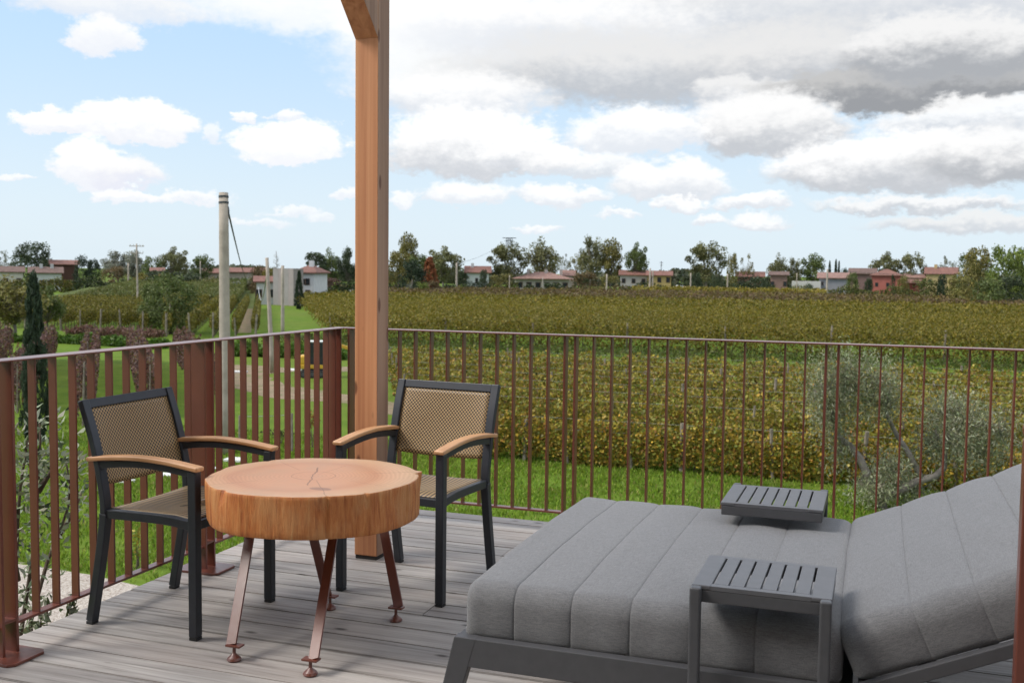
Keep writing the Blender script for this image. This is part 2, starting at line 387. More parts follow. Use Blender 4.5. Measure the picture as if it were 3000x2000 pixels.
def m_weave(name, stripe=False):
    m, nt, N, L, P = mat_new(name)
    tc = N.new('ShaderNodeTexCoord'); sp = N.new('ShaderNodeSeparateXYZ'); L.new(tc.outputs['UV'], sp.inputs[0])
    K = 2*math.pi/0.0165
    u = mth(N, L, 'MULTIPLY', sp.outputs[0], K); w = mth(N, L, 'MULTIPLY', sp.outputs[1], K)
    if stripe:
        s = mth(N, L, 'ADD', mth(N, L, 'MULTIPLY', mth(N, L, 'SINE', mth(N, L, 'MULTIPLY', w, 0.8)), 1.0), mth(N, L, 'MULTIPLY', mth(N, L, 'SINE', mth(N, L, 'MULTIPLY', u, 1.6)), 0.25))
        c = ramp(N, L, mth(N, L, 'MULTIPLY_ADD', s, 0.4), [(0.0, c4(.07, .05, .032)), (0.45, c4(.07, .05, .032)), (0.6, c4(.26, .19, .115))])
        s2 = s
    else:
        s = mth(N, L, 'ADD', mth(N, L, 'SINE', mth(N, L, 'ADD', u, w)), mth(N, L, 'SINE', mth(N, L, 'SUBTRACT', u, w)))
        s2 = s
    t = N.new('ShaderNodeMapRange'); L.new(s2, t.inputs[0]); t.inputs[1].default_value = -1.6; t.inputs[2].default_value = 1.2
    c = ramp(N, L, t.outputs[0], [(0.22, c4(.012, .008, .006)), (0.42, c4(.13, .085, .045)), (0.62, c4(.30, .19, .085)), (1.0, c4(.41, .28, .135))])
    if stripe: c = mixc(N, L, 0.2, c, c4(.10, .082, .062))
    L.new(c, P.inputs['Base Color']); P.inputs['Roughness'].default_value = 0.5
    bump(N, L, P, t.outputs[0], 0.5, 0.002)
    return m
def m_slab_top():
    m, nt, N, L, P = mat_new('stump_cut_face')
    tc = N.new('ShaderNodeTexCoord'); v = coords(N, L, 'Object', (1, 1, 1)); 
    n = N.new('ShaderNodeTexNoise'); L.new(v, n.inputs['Vector']); n.inputs['Scale'].default_value = 5.0; n.inputs['Detail'].default_value = 4
    sp = N.new('ShaderNodeSeparateXYZ'); L.new(v, sp.inputs[0])
    x = mth(N, L, 'ADD', sp.outputs[0], mth(N, L, 'MULTIPLY', n.outputs['Fac'], 0.05)); y = mth(N, L, 'ADD', sp.outputs[1], mth(N, L, 'MULTIPLY', n.outputs['Fac'], 0.03))
    r = mth(N, L, 'SQRT', mth(N, L, 'ADD', mth(N, L, 'POWER', x, 2.0), mth(N, L, 'POWER', y, 2.0)))
    ring = mth(N, L, 'MULTIPLY_ADD', mth(N, L, 'SINE', mth(N, L, 'MULTIPLY', r, 420.0)), 0.5); 
    ring.node.inputs[2].default_value = 0.5
    rr = ramp(N, L, r, [(0.0, c4(.50, .245, .135)), (0.20, c4(.51, .26, .145)), (0.265, c4(.46, .225, .125)), (0.30, c4(.52, .285, .165)), (0.36, c4(.53, .325, .19)), (0.40, c4(.46, .29, .165))])
    c = mixc(N, L, mth(N, L, 'MULTIPLY', ring, 0.24), rr, c4(.28, .12, .06))
    b = noise(N, L, v, 7.0, 5, 0.6); c = mixc(N, L, mth(N, L, 'MULTIPLY', ramp(N, L, b, [(0.45, c4(0, 0, 0)), (0.75, c4(1, 1, 1))]), 0.45), c, c4(.36, .235, .155))
    # heart check: an oval seam with a crooked crack through it, and a dark inclusion
    wob = mth(N, L, 'MULTIPLY', mth(N, L, 'SUBTRACT', noise(N, L, v, 14.0, 3), 0.5), 0.03)
    ex = mth(N, L, 'DIVIDE', mth(N, L, 'ADD', sp.outputs[0], wob), 0.085); ey = mth(N, L, 'DIVIDE', mth(N, L, 'ADD', sp.outputs[1], wob), 0.075)
    er = mth(N, L, 'SQRT', mth(N, L, 'ADD', mth(N, L, 'POWER', ex, 2.0), mth(N, L, 'POWER', ey, 2.0)))
    l1 = mth(N, L, 'LESS_THAN', mth(N, L, 'ABSOLUTE', mth(N, L, 'SUBTRACT', er, 1.0)), 0.028)
    q = mth(N, L, 'ADD', mth(N, L, 'MULTIPLY', sp.outputs[0], 0.92), mth(N, L, 'ADD', mth(N, L, 'MULTIPLY', sp.outputs[1], 0.39), mth(N, L, 'MULTIPLY', wob, 1.0)))
    l2 = mth(N, L, 'MULTIPLY', mth(N, L, 'LESS_THAN', mth(N, L, 'ABSOLUTE', q), 0.0026), mth(N, L, 'LESS_THAN', r, 0.17))
    ang = mth(N, L, 'ADD', mth(N, L, 'ARCTAN2', sp.outputs[1], sp.outputs[0]), mth(N, L, 'MULTIPLY', wob, 1.6))
    for (a0, r1_, r2_, wd) in ((-0.92, .10, .40, .0015), (0.60, .26, .42, .0022), (2.5, .12, .33, .0011), (-2.3, .18, .40, .0013), (1.5, .05, .24, .0011), (-0.2, .2, .36, .0009)):
        hit = mth(N, L, 'LESS_THAN', mth(N, L, 'MULTIPLY', mth(N, L, 'ABSOLUTE', mth(N, L, 'SUBTRACT', ang, a0)), r), wd)
        hit = mth(N, L, 'MULTIPLY', hit, mth(N, L, 'MULTIPLY', mth(N, L, 'GREATER_THAN', r, r1_), mth(N, L, 'LESS_THAN', r, r2_)))
        l2 = mth(N, L, 'MAXIMUM', l2, mth(N, L, 'MULTIPLY', hit, 0.8))
    kx = mth(N, L, 'DIVIDE', mth(N, L, 'SUBTRACT', sp.outputs[0], 0.142), 0.042); ky = mth(N, L, 'DIVIDE', mth(N, L, 'SUBTRACT', sp.outputs[1], -0.195), 0.022)
    l3 = mth(N, L, 'LESS_THAN', mth(N, L, 'ADD', mth(N, L, 'POWER', kx, 2.0), mth(N, L, 'POWER', ky, 2.0)), mth(N, L, 'MULTIPLY_ADD', b, 1.0))
    c = mixc(N, L, mth(N, L, 'MAXIMUM', mth(N, L, 'MULTIPLY', l1, 0.4), mth(N, L, 'MULTIPLY', l2, 0.75)), c, c4(.12, .055, .03))
    c = mixc(N, L, mth(N, L, 'MULTIPLY', l3, 0.6), c, c4(.16, .085, .06))
    L.new(c, P.inputs['Base Color']); P.inputs['Roughness'].default_value = 0.42; P.inputs['Specular IOR Level'].default_value = 0.4
    bump(N, L, P, ring, 0.08, 0.002)
    return m
def m_slab_side():
    m, nt, N, L, P = mat_new('stump_barked_side')
    v = coords(N, L, 'Object', (34, 34, 3.5)); g = noise(N, L, v, 1.6, 8, 0.7, 0.6); b = noise(N, L, coords(N, L, 'Object', (7, 7, 5)), 1.0, 6, .65)
    c = ramp(N, L, g, [(0.30, c4(.20, .05, .014)), (0.42, c4(.42, .13, .034)), (0.55, c4(.52, .19, .055)), (0.72, c4(.60, .29, .11))])
    c = mixc(N, L, mth(N, L, 'MULTIPLY', ramp(N, L, b, [(0.46, c4(0, 0, 0)), (0.62, c4(1, 1, 1))]), 0.45), c, c4(.56, .30, .125))
    L.new(c, P.inputs['Base Color']); P.inputs['Roughness'].default_value = 0.5; P.inputs['Specular IOR Level'].default_value = 0.4
    bump(N, L, P, g, 0.9, 0.010)
    return m
def m_armwood():
    m, nt, N, L, P = mat_new('teak_arm')
    g = noise(N, L, coords(N, L, 'Object', (4, 60, 60)), 1.0, 5, 0.55, 0.5)
    L.new(ramp(N, L, g, [(0.3, c4(.42, .205, .085)), (0.7, c4(.58, .33, .165))]), P.inputs['Base Color']); P.inputs['Roughness'].default_value = 0.45
    return m
def m_leaf(name, tint=False, transl=0.3, rough=0.55, gain=(1, 1, 1)):
    m, nt, N, L, P = mat_new(name)
    at_ = N.new('ShaderNodeAttribute'); at_.attribute_name = 'Col'; c = at_.outputs['Color']
    if tint:
        oi = N.new('ShaderNodeObjectInfo'); c = mixc(N, L, 1.0, c, oi.outputs['Color'], 'MULTIPLY')
    if gain != (1, 1, 1): c = mixc(N, L, 1.0, c, gain+(1,), 'MULTIPLY')
    L.new(c, P.inputs['Base Color']); P.inputs['Roughness'].default_value = rough; P.inputs['Specular IOR Level'].default_value = 0.3
    tr = N.new('ShaderNodeBsdfTranslucent'); L.new(c, tr.inputs[0]); mx = N.new('ShaderNodeMixShader'); mx.inputs[0].default_value = transl
    L.new(P.outputs[0], mx.inputs[1]); L.new(tr.outputs[0], mx.inputs[2]); L.new(mx.outputs[0], N['Material Output'].inputs[0])
    return m
def m_grass():
    m, nt, N, L, P = mat_new('grass_ground')
    v = coords(N, L, 'Object')
    a = noise(N, L, v, 0.06, 5, 0.6); b = noise(N, L, v, 0.9, 5, 0.65); d = noise(N, L, v, 9.0, 4, 0.7)
    c = ramp(N, L, b, [(0.25, c4(.070, .130, .013)), (0.5, c4(.115, .185, .018)), (0.75, c4(.165, .225, .030))])
    c = mixc(N, L, mth(N, L, 'MULTIPLY', ramp(N, L, a, [(0.4, c4(0, 0, 0)), (0.7, c4(1, 1, 1))]), 0.5), c, c4(.165, .175, .038))
    c = mixc(N, L, mth(N, L, 'MULTIPLY', d, 0.45), c, c4(.050, .095, .011))
    L.new(c, P.inputs['Base Color']); P.inputs['Roughness'].default_value = 0.9; P.inputs['Specular IOR Level'].default_value = 0.1
    bump(N, L, P, d, 0.6, 0.06)
    return m
def m_gravel():
    m, nt, N, L, P = mat_new('pale_gravel')
    v = coords(N, L, 'Object'); vo = N.new('ShaderNodeTexVoronoi'); L.new(v, vo.inputs['Vector']); vo.inputs['Scale'].default_value = 38.0
    sp = N.new('ShaderNodeSeparateColor'); L.new(vo.outputs['Color'], sp.inputs[0])
    c = ramp(N, L, sp.outputs[0], [(0, c4(.20, .15, .12)), (0.4, c4(.36, .31, .26)), (1, c4(.50, .45, .39))])
    L.new(c, P.inputs['Base Color']); P.inputs['Roughness'].default_value = 0.9
    bump(N, L, P, vo.outputs['Distance'], 0.5, 0.02)
    return m
def m_dirt():
    m, nt, N, L, P = mat_new('bare_earth')
    v = coords(N, L, 'Object'); n = noise(N, L, v, 1.4, 6, 0.65)
    c = ramp(N, L, n, [(0.34, c4(.12, .145, .03)), (0.46, c4(.20, .150, .088)), (0.7, c4(.28, .205, .13))])
    L.new(c, P.inputs['Base Color']); P.inputs['Roughness'].default_value = 0.95; bump(N, L, P, noise(N, L, v, 12, 4), .5, .05)
    return m
def m_tile(name, col):
    m, nt, N, L, P = mat_new(name)
    v = coords(N, L, 'Object', rand=20); n = noise(N, L, v, 1.2, 6, 0.7)
    wv = N.new('ShaderNodeTexWave'); wv.bands_direction = 'X'; L.new(v, wv.inputs['Vector']); wv.inputs['Scale'].default_value = 1.3; wv.inputs['Distortion'].default_value = 0.5
    lo = tuple(q*.6 for q in col)+(1,); hi = tuple(min(1, q*1.3) for q in col)+(1,)
    c = ramp(N, L, n, [(0.3, lo), (0.7, hi)]); c = mixc(N, L, mth(N, L, 'MULTIPLY', wv.outputs['Fac'], 0.3), c, lo)
    L.new(c, P.inputs['Base Color']); P.inputs['Roughness'].default_value = 0.85
    return m
def m_glass():
    m, nt, N, L, P = mat_new('dark_window_glass')
    n = noise(N, L, coords(N, L, 'Object'), 3.0, 2)
    L.new(ramp(N, L, n, [(0.3, c4(.02, .024, .03)), (0.7, c4(.035, .04, .045))]), P.inputs['Base Color']); P.inputs['Roughness'].default_value = 0.08
    return m

M = dict(
    deck=m_deck(), timber=m_timber(), rust=m_rust_paint(), fabric=m_fabric(), weave=m_weave('woven_back'), weave_seat=m_weave('woven_seat', True),
    slab_top=m_slab_top(), slab_side=m_slab_side(), arm=m_armwood(),
    chair=m_plain('charcoal_powder_coat', (.021, .024, .031), 0.42, 0.12, 30, 0.5),
    lframe=m_plain('grey_powder_coat', (.066, .066, .071), 0.45, 0.08, 30, 0.5),
    tabletop=m_plain('mid_grey_powder_coat', (.098, .098, .105), 0.42, 0.08, 30, 0.5),
    rubber=m_plain('black_rubber', (.012, .012, .013), 0.6),
    under=m_plain('dark_substructure', (.03, .026, .023), 0.9), render=m_plain('sand_render', (.55, .50, .42), 0.9, 0.1, 2),
    label=m_plain('white_tag', (.75, .76, .8), 0.5, 0.03),
    grass=m_grass(), gravel=m_gravel(), dirt=m_dirt(), leaf=m_leaf('foliage'), treeleaf=m_leaf('tree_foliage', True, 0.25), blade=m_leaf('grass_blade', False, 0.35),
    bark=m_plain('bark', (.11, .085, .065), 0.9, 0.35, 6, 0.2, bmp=0.4), palebark=m_plain('grey_bark', (.19, .165, .14), 0.9, 0.35, 5, 0.2, bmp=0.4),
    stake=m_plain('weathered_stake', (.22, .185, .145), 0.85, 0.4, 5, 0.2), concrete=m_plain('pole_concrete', (.36, .31, .255), 0.85, 0.18, 3, 0.2, bmp=0.2),
    wire=m_plain('galvanised_wire', (.30, .30, .29), 0.5, 0.1), cable=m_plain('black_cable', (.05, .055, .06), 0.6),
    stone=m_plain('white_stone', (.66, .66, .64), 0.8, 0.1, 4), glass=m_glass(),
    yellow=m_plain('digger_yellow', (.62, .36, .03), 0.4, 0.08, 3), black=m_plain('digger_black', (.018, .018, .02), 0.5),
    tile=m_tile('clay_tile', (.20, .092, .068)), tile2=m_tile('pale_clay_tile', (.26, .15, .12)), tile3=m_tile('old_brown_tile', (.145, .088, .070)),
    shutter=m_plain('shutter_wood', (.10, .055, .035), 0.7, 0.2, 4),
)
def wallmat(col):
    col = tuple(c*.82 for c in col)
    return m_plain('plaster_%d_%d_%d' % tuple(int(c*100) for c in col), col, 0.9, 0.08, 1.0, 0.2)

# ================================================================== ground
ground = MB()
nx = 60
S = 2600.0
ground.add([(-S, -S, G), (S, -S, G), (S, S, G), (-S, S, G)], [(0, 1, 2, 3)])
o = ground.obj('ground', M['grass']); setp(o, 'flat green grass plain stretching to the horizon', 'ground', kind='structure')
def sheet(name, pts, mat, lift, label):
    m = MB(); c = np.mean(np.array(pts), axis=0)
    m.add([(p[0], p[1], G+lift) for p in pts], [tuple(range(len(pts)))]); o = m.obj(name, mat)
    bm = bmesh.new(); bm.from_mesh(o.data); bmesh.ops.recalc_face_normals(bm, faces=bm.faces)
    if bm.faces[:][0].normal.z < 0: bmesh.ops.reverse_faces(bm, faces=bm.faces)
    bm.to_mesh(o.data); bm.free()
    return setp(o, label, name, kind='structure')
sheet('gravel_path', [(-30, 14.9), (-13.67, 14.55), (-12.82, 14.5), (-11.73, 14.3), (-9.0, 13.7), (-3.3, 12.6), (-3.3, 0), (-9, -2), (-30, 4)], M['gravel'], 0.006, 'pale gravel path below the left railing')
def wob(pts, n=6, amp=0.35, seed=1):
    r = random.Random(seed); out = []
    for i in range(len(pts)):
        a = np.array(pts[i][:2]); b = np.array(pts[(i+1) % len(pts)][:2])
        for k in range(n):
            t = k/n; p = a*(1-t)+b*t; out.append((p[0]+r.uniform(-amp, amp), p[1]+r.uniform(-amp, amp)))
    return out
d1 = [gp(600, 1078), gp(690, 1068), gp(790, 1072), gp(860, 1078), gp(880, 1086), gp(800, 1092), gp(760, 1100), gp(800, 1118), gp(860, 1132), gp(960, 1145), gp(1060, 1160), gp(1130, 1172), gp(1220, 1190), gp(1230, 1230), gp(1150, 1212), gp(1010, 1180), gp(900, 1172), gp(800, 1166), gp(720, 1145), gp(680, 1130), gp(560, 1120)]
sheet('dirt_track', wob(d1, 4, 0.3, 3), M['dirt'], 0.006, 'bare brown earth track beyond the corner of the railing')
d2 = [gp(930, 1076), gp(1010, 1074), gp(1180, 1080), gp(1180, 1100), gp(1010, 1090), gp(930, 1088)]
sheet('dirt_track', wob(d2, 4, 0.25, 5), M['dirt'], 0.008, 'narrow strip of bare earth beside the digger')
d3 = [gp(690, 975), gp(735, 975), gp(745, 872), gp(725, 872)]
sheet('dirt_track', wob(d3, 4, 0.12, 6), M['dirt'], 0.006, 'brown worked soil between the two vine rows next to the grass lane')
d4 = [gp(150, 1345), gp(300, 1335), gp(300, 1365), gp(150, 1385)]
sheet('dirt_track', wob(d4, 4, 0.2, 9), M['dirt'], 0.006, 'bare patch of earth behind the left chair')

# ================================================================== terrace deck
deck = setp(MB().box((0.75, 1.95, -0.19), (7.40, 6.85, 0.30)).obj('deck', M['under']), 'raised terrace deck of weathered grey planks', 'deck', kind='structure')
base = setp(MB().box((0.75, 1.75, (G-0.34)/2-0.0), (6.8, 6.4, -0.345-G)).obj('terrace_base', M['render']), 'rendered storey carrying the terrace deck', 'wall', kind='structure')
base.location.z = 0
hw = setp(MB().box((0.75, -1.65, (3.9+G)/2), (14.0, 0.35, 3.9-G)).obj('house_wall', M['render']), 'unseen rendered wall of the house behind the terrace', 'wall', kind='structure')  # out of view; added to hold back sky light from behind the camera
setp(MB().box((0.75, -0.75, 3.62), (14.0, 2.3, 0.16)).obj('unseen_eaves', M['timber']), 'unseen added timber eaves over the back of the terrace', 'roof', kind='structure')  # out of view as well; added to screen more sky above the wall
PITCH = 0.157; y1 = 5.445
seam = 3.436 + PITCH*12
rows = []
top = y1
yy = seam
while yy > -1.4:
    rows.append((yy, top)); top = yy; yy -= PITCH
pm_cache = {}
def plank_mesh(L_, w):
    k = (round(L_, 2), round(w, 3))
    if k not in pm_cache:
        bm = bmesh.new(); bmesh.ops.create_cube(bm, size=1); bmesh.ops.scale(bm, vec=(L_, w, 0.028), verts=bm.verts)
        bmesh.ops.bevel(bm, geom=[e for e in bm.edges if abs((e.verts[0].co-e.verts[1].co).normalized().x) > .9 and e.verts[0].co.z > 0], offset=0.003, segments=2, affect='EDGES')
        me = bpy.data.meshes.new('plank'); bm.to_mesh(me); bm.free(); me.materials.append(M['deck']); pm_cache[k] = me
    return pm_cache[k]
for i, (a, b) in enumerate(rows):
    w = b-a-0.006
    x = -2.99; joints = []
    first = [1.55, 3.1, 2.2, 4.0, 0.95, 2.7][(i*5+2) % 6] + (i % 3)*0.35
    cuts = [x, x+first]
    while cuts[-1] < 4.45: cuts.append(min(4.45, cuts[-1]+[3.0, 4.0, 3.5][(i+len(cuts)) % 3]))
    if cuts[-1]-cuts[-2] < 0.4: cuts.pop(-2)
    for q in range(len(cuts)-1):
        l = cuts[q+1]-cuts[q]-0.004
        p = link('plank', plank_mesh(l, w), None, deck)
        p.location = ((cuts[q]+cuts[q+1])/2, (a+b)/2, -0.014 + rnd.uniform(-0.0012, 0.0012))

# ================================================================== railings
RT = 1.0545
def railing_left():
    t = empty('railing', (-2.90, 3.9, 0)); setp(t, 'rust brown steel railing along the left edge of the deck', 'railing')
    def part(name, mb, **k):
        o = mb.obj(name, M['rust'], t, **k); o.location = (2.90, -3.9, 0); return o
    part('top_rail', MB().box((-2.862, 3.5385, RT-0.003), (0.086, 3.445, 0.006)), bevel=0.0012)
    # bottom rail in bays between the posts
    bays = [(1.90, 2.772), (2.848, 3.938), (4.014, 5.13)]
    for a, b in bays: part('bottom_rail', MB().box((-2.880, (a+b)/2, 0.111), (0.040, b-a, 0.010)), bevel=0.0015)
    bal = MB().box((0, 0, 0), (0.034, 0.008, RT-0.006-0.116)).mesh('baluster'); bal.materials.append(M['rust'])
    zc = (0.116+RT-0.006)/2
    for y in [1.93+0.1*k for k in range(8)] + [2.96+0.1*k for k in range(10)] + [4.089+0.0995*k for k in range(11)]:
        if any(abs(y-p) < 0.03 for p in (2.78, 2.84, 3.95, 4.01)): continue
        o = link('baluster', bal, None, t, (2.90-2.880, y-3.9, zc), bevel=0.001, seg=1)
    for y0 in (2.779, 3.945, 5.14):
        for k, y in enumerate((y0, y0+0.062)):
            part('post', MB().box((-2.887, y, (RT-0.006)/2+0.005), (0.076, 0.012, RT-0.006-0.010)), bevel=0.0015)
        if y0 < 5:
            part('bottom_rail', MB().box((-2.887, y0+0.031, 0.128), (0.074, 0.050, 0.010)), bevel=0.001)
            bp = MB().prism([(-2.99, y0-0.055), (-2.785, y0-0.055), (-2.765, y0-0.035), (-2.765, y0+0.095), (-2.785, y0+0.115), (-2.99, y0+0.115)], 0.0015, 0.0115)
            part('base_plate', bp, bevel=0.0015)
    return t
def railing_right():
    t = empty('railing', (0, 5.26, 0)); setp(t, 'rust brown steel railing along the far edge facing the vineyard', 'railing')
    def part(name, mb, **k):
        o = mb.obj(name, M['rust'], t, **k); o.location = (0, -5.26, 0); return o
    part('top_rail', MB().box((0.7725, 5.2188, RT-0.0032), (7.355, 0.086, 0.0062)), bevel=0.0012)
    part('post', MB().box((-2.79, 5.219, (RT-0.006)/2+0.005), (0.012, 0.084, RT-0.006-0.010)), bevel=0.0015)
    posts = [-1.540, -0.2306, 1.079, 2.389, 3.70]
    edges = [-2.783] + posts + [4.25]
    bal = MB().box((0, 0, 0), (0.008, 0.040, RT-0.006-0.116)).mesh('baluster'); bal.materials.append(M['rust'])
    zc = (0.116+RT-0.006)/2
    for i in range(len(edges)-1):
        a = edges[i] + (0.0625 if i else 0.0); b = edges[i+1]-0.006
        part('bottom_rail', MB().box(((a+b)/2, 5.232, 0.111), (b-a, 0.040, 0.010)), bevel=0.0015)
    for p in posts:
        for x in (p, p+0.0565):
            part('post', MB().box((x, 5.232, (RT-0.006)/2+0.005), (0.012, 0.052, RT-0.006-0.010)), bevel=0.0015)
        part('base_plate', MB().box((p+0.028, 5.27, 0.0065), (0.15, 0.20, 0.010)), bevel=0.0015)
    xs = [-2.69, -2.595] + [-2.499+0.0960*k for k in range(10)]
    s = -1.4835
    for p in posts[1:]:
        n = 12
        xs += [s + (p-s)*(k+1)/13 for k in range(n)]; s = p+0.0565
    for x in xs: link('baluster', bal, None, t, (x, 5.232-5.26, zc), bevel=0.001, seg=1)
    return t
railing_left(); railing_right()
# end of a second handrail close to the camera on the right
t = empty('handrail', (0.348, 2.615, 0)); setp(t, 'rust brown handrail post at the right edge, close to the camera', 'railing')
MB().box((0.0, 0.0, 0.51), (0.05, 0.05, 1.0)).obj('post', M['rust'], t, bevel=0.003)
MB().bar((-0.028, 0.0, 1.033), (1.35, 0.0, 1.033), 0.05, 0.045).obj('top_rail', M['rust'], t, bevel=0.018, seg=4)
MB().box((0.70, 0, 0.11), (1.31, 0.035, 0.012)).obj('bottom_rail', M['rust'], t, bevel=0.001)
MB().box((1.30, 0, 0.51), (0.05, 0.05, 1.0)).obj('post', M['rust'], t, bevel=0.003)
bal = MB().box((0, 0, 0), (0.008, 0.035, 0.895)).mesh('baluster'); bal.materials.append(M['rust'])
for k in range(11): link('baluster', bal, None, t, (0.125+0.1*k, 0, 0.564))
MB().box((0.0, 0.0, 0.006), (0.14, 0.14, 0.010)).obj('base_plate', M['rust'], t, bevel=0.001)
MB().box((1.30, 0.0, 0.006), (0.14, 0.14, 0.010)).obj('base_plate', M['rust'], t, bevel=0.001)

# ================================================================== timber post with brace
t = empty('timber_post', (-2.271, 4.445, 0)); setp(t, 'square larch timber post with diagonal brace near the deck corner', 'post')
MB().box((0, 0, 1.515), (0.118, 0.118, 2.99)).obj('post', M['timber'], t, bevel=0.003)
MB().box((0, 0, 0.010), (0.110, 0.110, 0.019)).obj('foot_plate', M['under'], t)
bz = MB(); w = 0.1165
# brace: parallelogram in the yz plane rising 45 degrees towards the house
yb, zb, hgt = -0.0595, 2.443, 0.56
prof = [(yb, zb), (yb, zb+0.165), (yb-(0.56-0.0), zb+0.165+0.56), (yb-0.56, zb+0.56), ]
v = [(-w/2, p[0], p[1]) for p in prof]+[(w/2, p[0], p[1]) for p in prof]
bz.add(v, [(0, 1, 2, 3), (7, 6, 5, 4), (0, 4, 5, 1), (1, 5, 6, 2), (2, 6, 7, 3), (3, 7, 4, 0)]).obj('brace', M['timber'], t, bevel=0.002)
MB().box((0, -2.2, 3.09), (0.118, 4.55, 0.16)).obj('beam', M['timber'], t, bevel=0.003)

# ================================================================== stump table
TC = (-1.965, 3.375)
def stump_table():
    t = empty('stump_table', (TC[0], TC[1], 0)); setp(t, 'low round table cut from a tree trunk on rusty steel legs', 'table')
    n = 420; r0 = 0.382
    rc = random.Random(5); nc = 21
    ctrl = [1+rc.uniform(-.030, .026) for _ in range(nc)]; cang = [2*math.pi*(k+rc.uniform(-.3, .3))/nc for k in range(nc)]
    xp = [cang[-1]-2*math.pi]+cang+[cang[0]+2*math.pi]; fp = [ctrl[-1]]+ctrl+[ctrl[0]]
    fine = [rc.uniform(-1, 1) for _ in range(160)]
    def rad(th, zf):
        a = th % (2*math.pi)
        r = r0*(float(np.interp(a, xp, fp))+0.012*math.sin(2*th+0.6))
        k = a/(2*math.pi)*160; i = int(k); q = k-i
        r += 0.0022*(fine[i % 160]*(1-q)+fine[(i+1) % 160]*q)*(0.6+.4*math.sin(5*zf+i))
        def bumpf(c, wd, am):
            d = (th-c+math.pi) % (2*math.pi)-math.pi; return am*math.exp(-(d/wd)**2)
        r += bumpf(0.62, 0.045, 0.020*(zf**1.5)) + bumpf(0.52, 0.03, -0.014*zf)      # burr on the right
        r += bumpf(-0.92, 0.007, -0.020)                                              # split from top to bottom
        r += bumpf(-0.55, 0.02, -0.014*zf**3) + bumpf(-2.0, 0.05, -0.014*max(0, zf-0.6)/0.4) + bumpf(2.6, .04, -.012*zf)
        return r*(1.0+0.010*math.sin(zf*2.6+th*1.5))
    z0, z1 = 0.466, 0.612; ZF = [0, .025, .15, .3, .45, .6, .75, .9, .985, 1.0]; m = len(ZF)
    v = []; f = []
    for j in range(m):
        zf = ZF[j]
        for k in range(n):
            th = 2*math.pi*k/n; r = rad(th, zf)
            if j == m-1: r -= 0.0018
            if j == 0: r -= 0.002
            z = z0+(z1-z0)*zf
            v.append((r*math.cos(th), r*math.sin(th), z))
    for j in range(m-1):
        for k in range(n): f.append((j*n+k, j*n+(k+1) % n, (j+1)*n+(k+1) % n, (j+1)*n+k))
    nside = len(f)
    # lid rings
    top0 = (m-1)*n; prev = top0
    for s in (0.985, 0.8, 0.5, 0.2):
        st = len(v)
        for k in range(n):
            p = v[top0+k]; v.append((p[0]*s, p[1]*s, z1+0.001))
        for k in range(n): f.append((prev+k, prev+(k+1) % n, st+(k+1) % n, st+k))
        prev = st
    f.append(tuple(range(prev, prev+n)))
    ntop = len(f)
    f.append(tuple(reversed(range(n))))
    me = bpy.data.meshes.new('slab'); me.from_pydata(v, [], f); me.materials.append(M['slab_side']); me.materials.append(M['slab_top'])
    for i, p in enumerate(me.polygons):
        p.use_smooth = i < nside
        p.material_index = 1 if nside <= i < ntop else 0
    link('slab', me, None, t)
    feet = [(-2.117, 3.069), (-1.775, 3.049), (-1.744, 3.651), (-2.08, 3.684)]
    tops = [gp(745, 1490, 0.466), gp(991, 1478, 0.466), gp(1101, 1428, 0.466), gp(893, 1470, 0.466)]
    for (fx, fy), tp in zip(feet, tops):
        a = Vector((fx-TC[0], fy-TC[1], 0.055)); b = Vector((tp[0]-TC[0], tp[1]-TC[1], 0.466))
        out = 1 if fy < TC[1] else -1
        l = MB().bar(a, b, 0.040, 0.008, up=(0.0, -1.0, 0.25)).obj('leg', M['rust'], t, bevel=0.001)
        ctr = Vector((fx-TC[0], fy-TC[1], 0))
        fo = MB(); fo.box((ctr.x+0.012*(1 if fx < TC[0] else -1)*1.0, ctr.y+0.004, 0.053), (0.058, 0.034, 0.007))
        fo.obj('foot_bracket', M['rust'], l, bevel=0.001)
        ft = MB().lathe([(0.024, 0.0), (0.026, 0.004), (0.022, 0.011), (0.011, 0.020), (0.006, 0.026), (0.006, 0.052)], 20, (ctr.x+0.012*(1 if fx < TC[0] else -1), ctr.y, 0.0008))
        ft.obj('levelling_foot', M['rust'], l, smooth=False); 
        pl = MB().box((b.x, b.y, 0.4635), (0.07, 0.05, 0.006)); pl.obj('mounting_plate', M['rust'], l)
    return t
stump_table()

# ================================================================== armchairs
def grid_panel(name, fn, nu, nv, parent, mat, thick=0.004):
    v = []; f = []; uv = []
    for j in range(nv+1):
        for i in range(nu+1):
            p, t_ = fn(i/nu, j/nv); v.append(p); uv.append(t_)
    for j in range(nv):
        for i in range(nu):
            a = j*(nu+1)+i; f.append((a, a+1, a+nu+2, a+nu+1))
    me = bpy.data.meshes.new(name); me.from_pydata(v, [], f); me.materials.append(mat)
    ul = me.uv_layers.new(name='UVMap')
    for p in me.polygons:
        p.use_smooth = True
        for li in p.loop_indices: ul.data[li].uv = uv[me.loops[li].vertex_index]
    o = link(name, me, None, parent); s = o.modifiers.new('solid', 'SOLIDIFY'); s.thickness = thick; s.offset = 0
    return o
def spline(pts, n):
    pts = [np.array(p, float) for p in pts]; out = []
    P = [2*pts[0]-pts[1]]+pts+[2*pts[-1]-pts[-2]]
    for i in range(1, len(P)-2):
        for k in range(n):
            t = k/n; a, b, c, d = P[i-1], P[i], P[i+1], P[i+2]
            out.append(0.5*((2*b)+(-a+c)*t+(2*a-5*b+4*c-d)*t*t+(-a+3*b-3*c+d)*t**3))
    out.append(pts[-1]); return [tuple(p) for p in out]
HW = 0.262
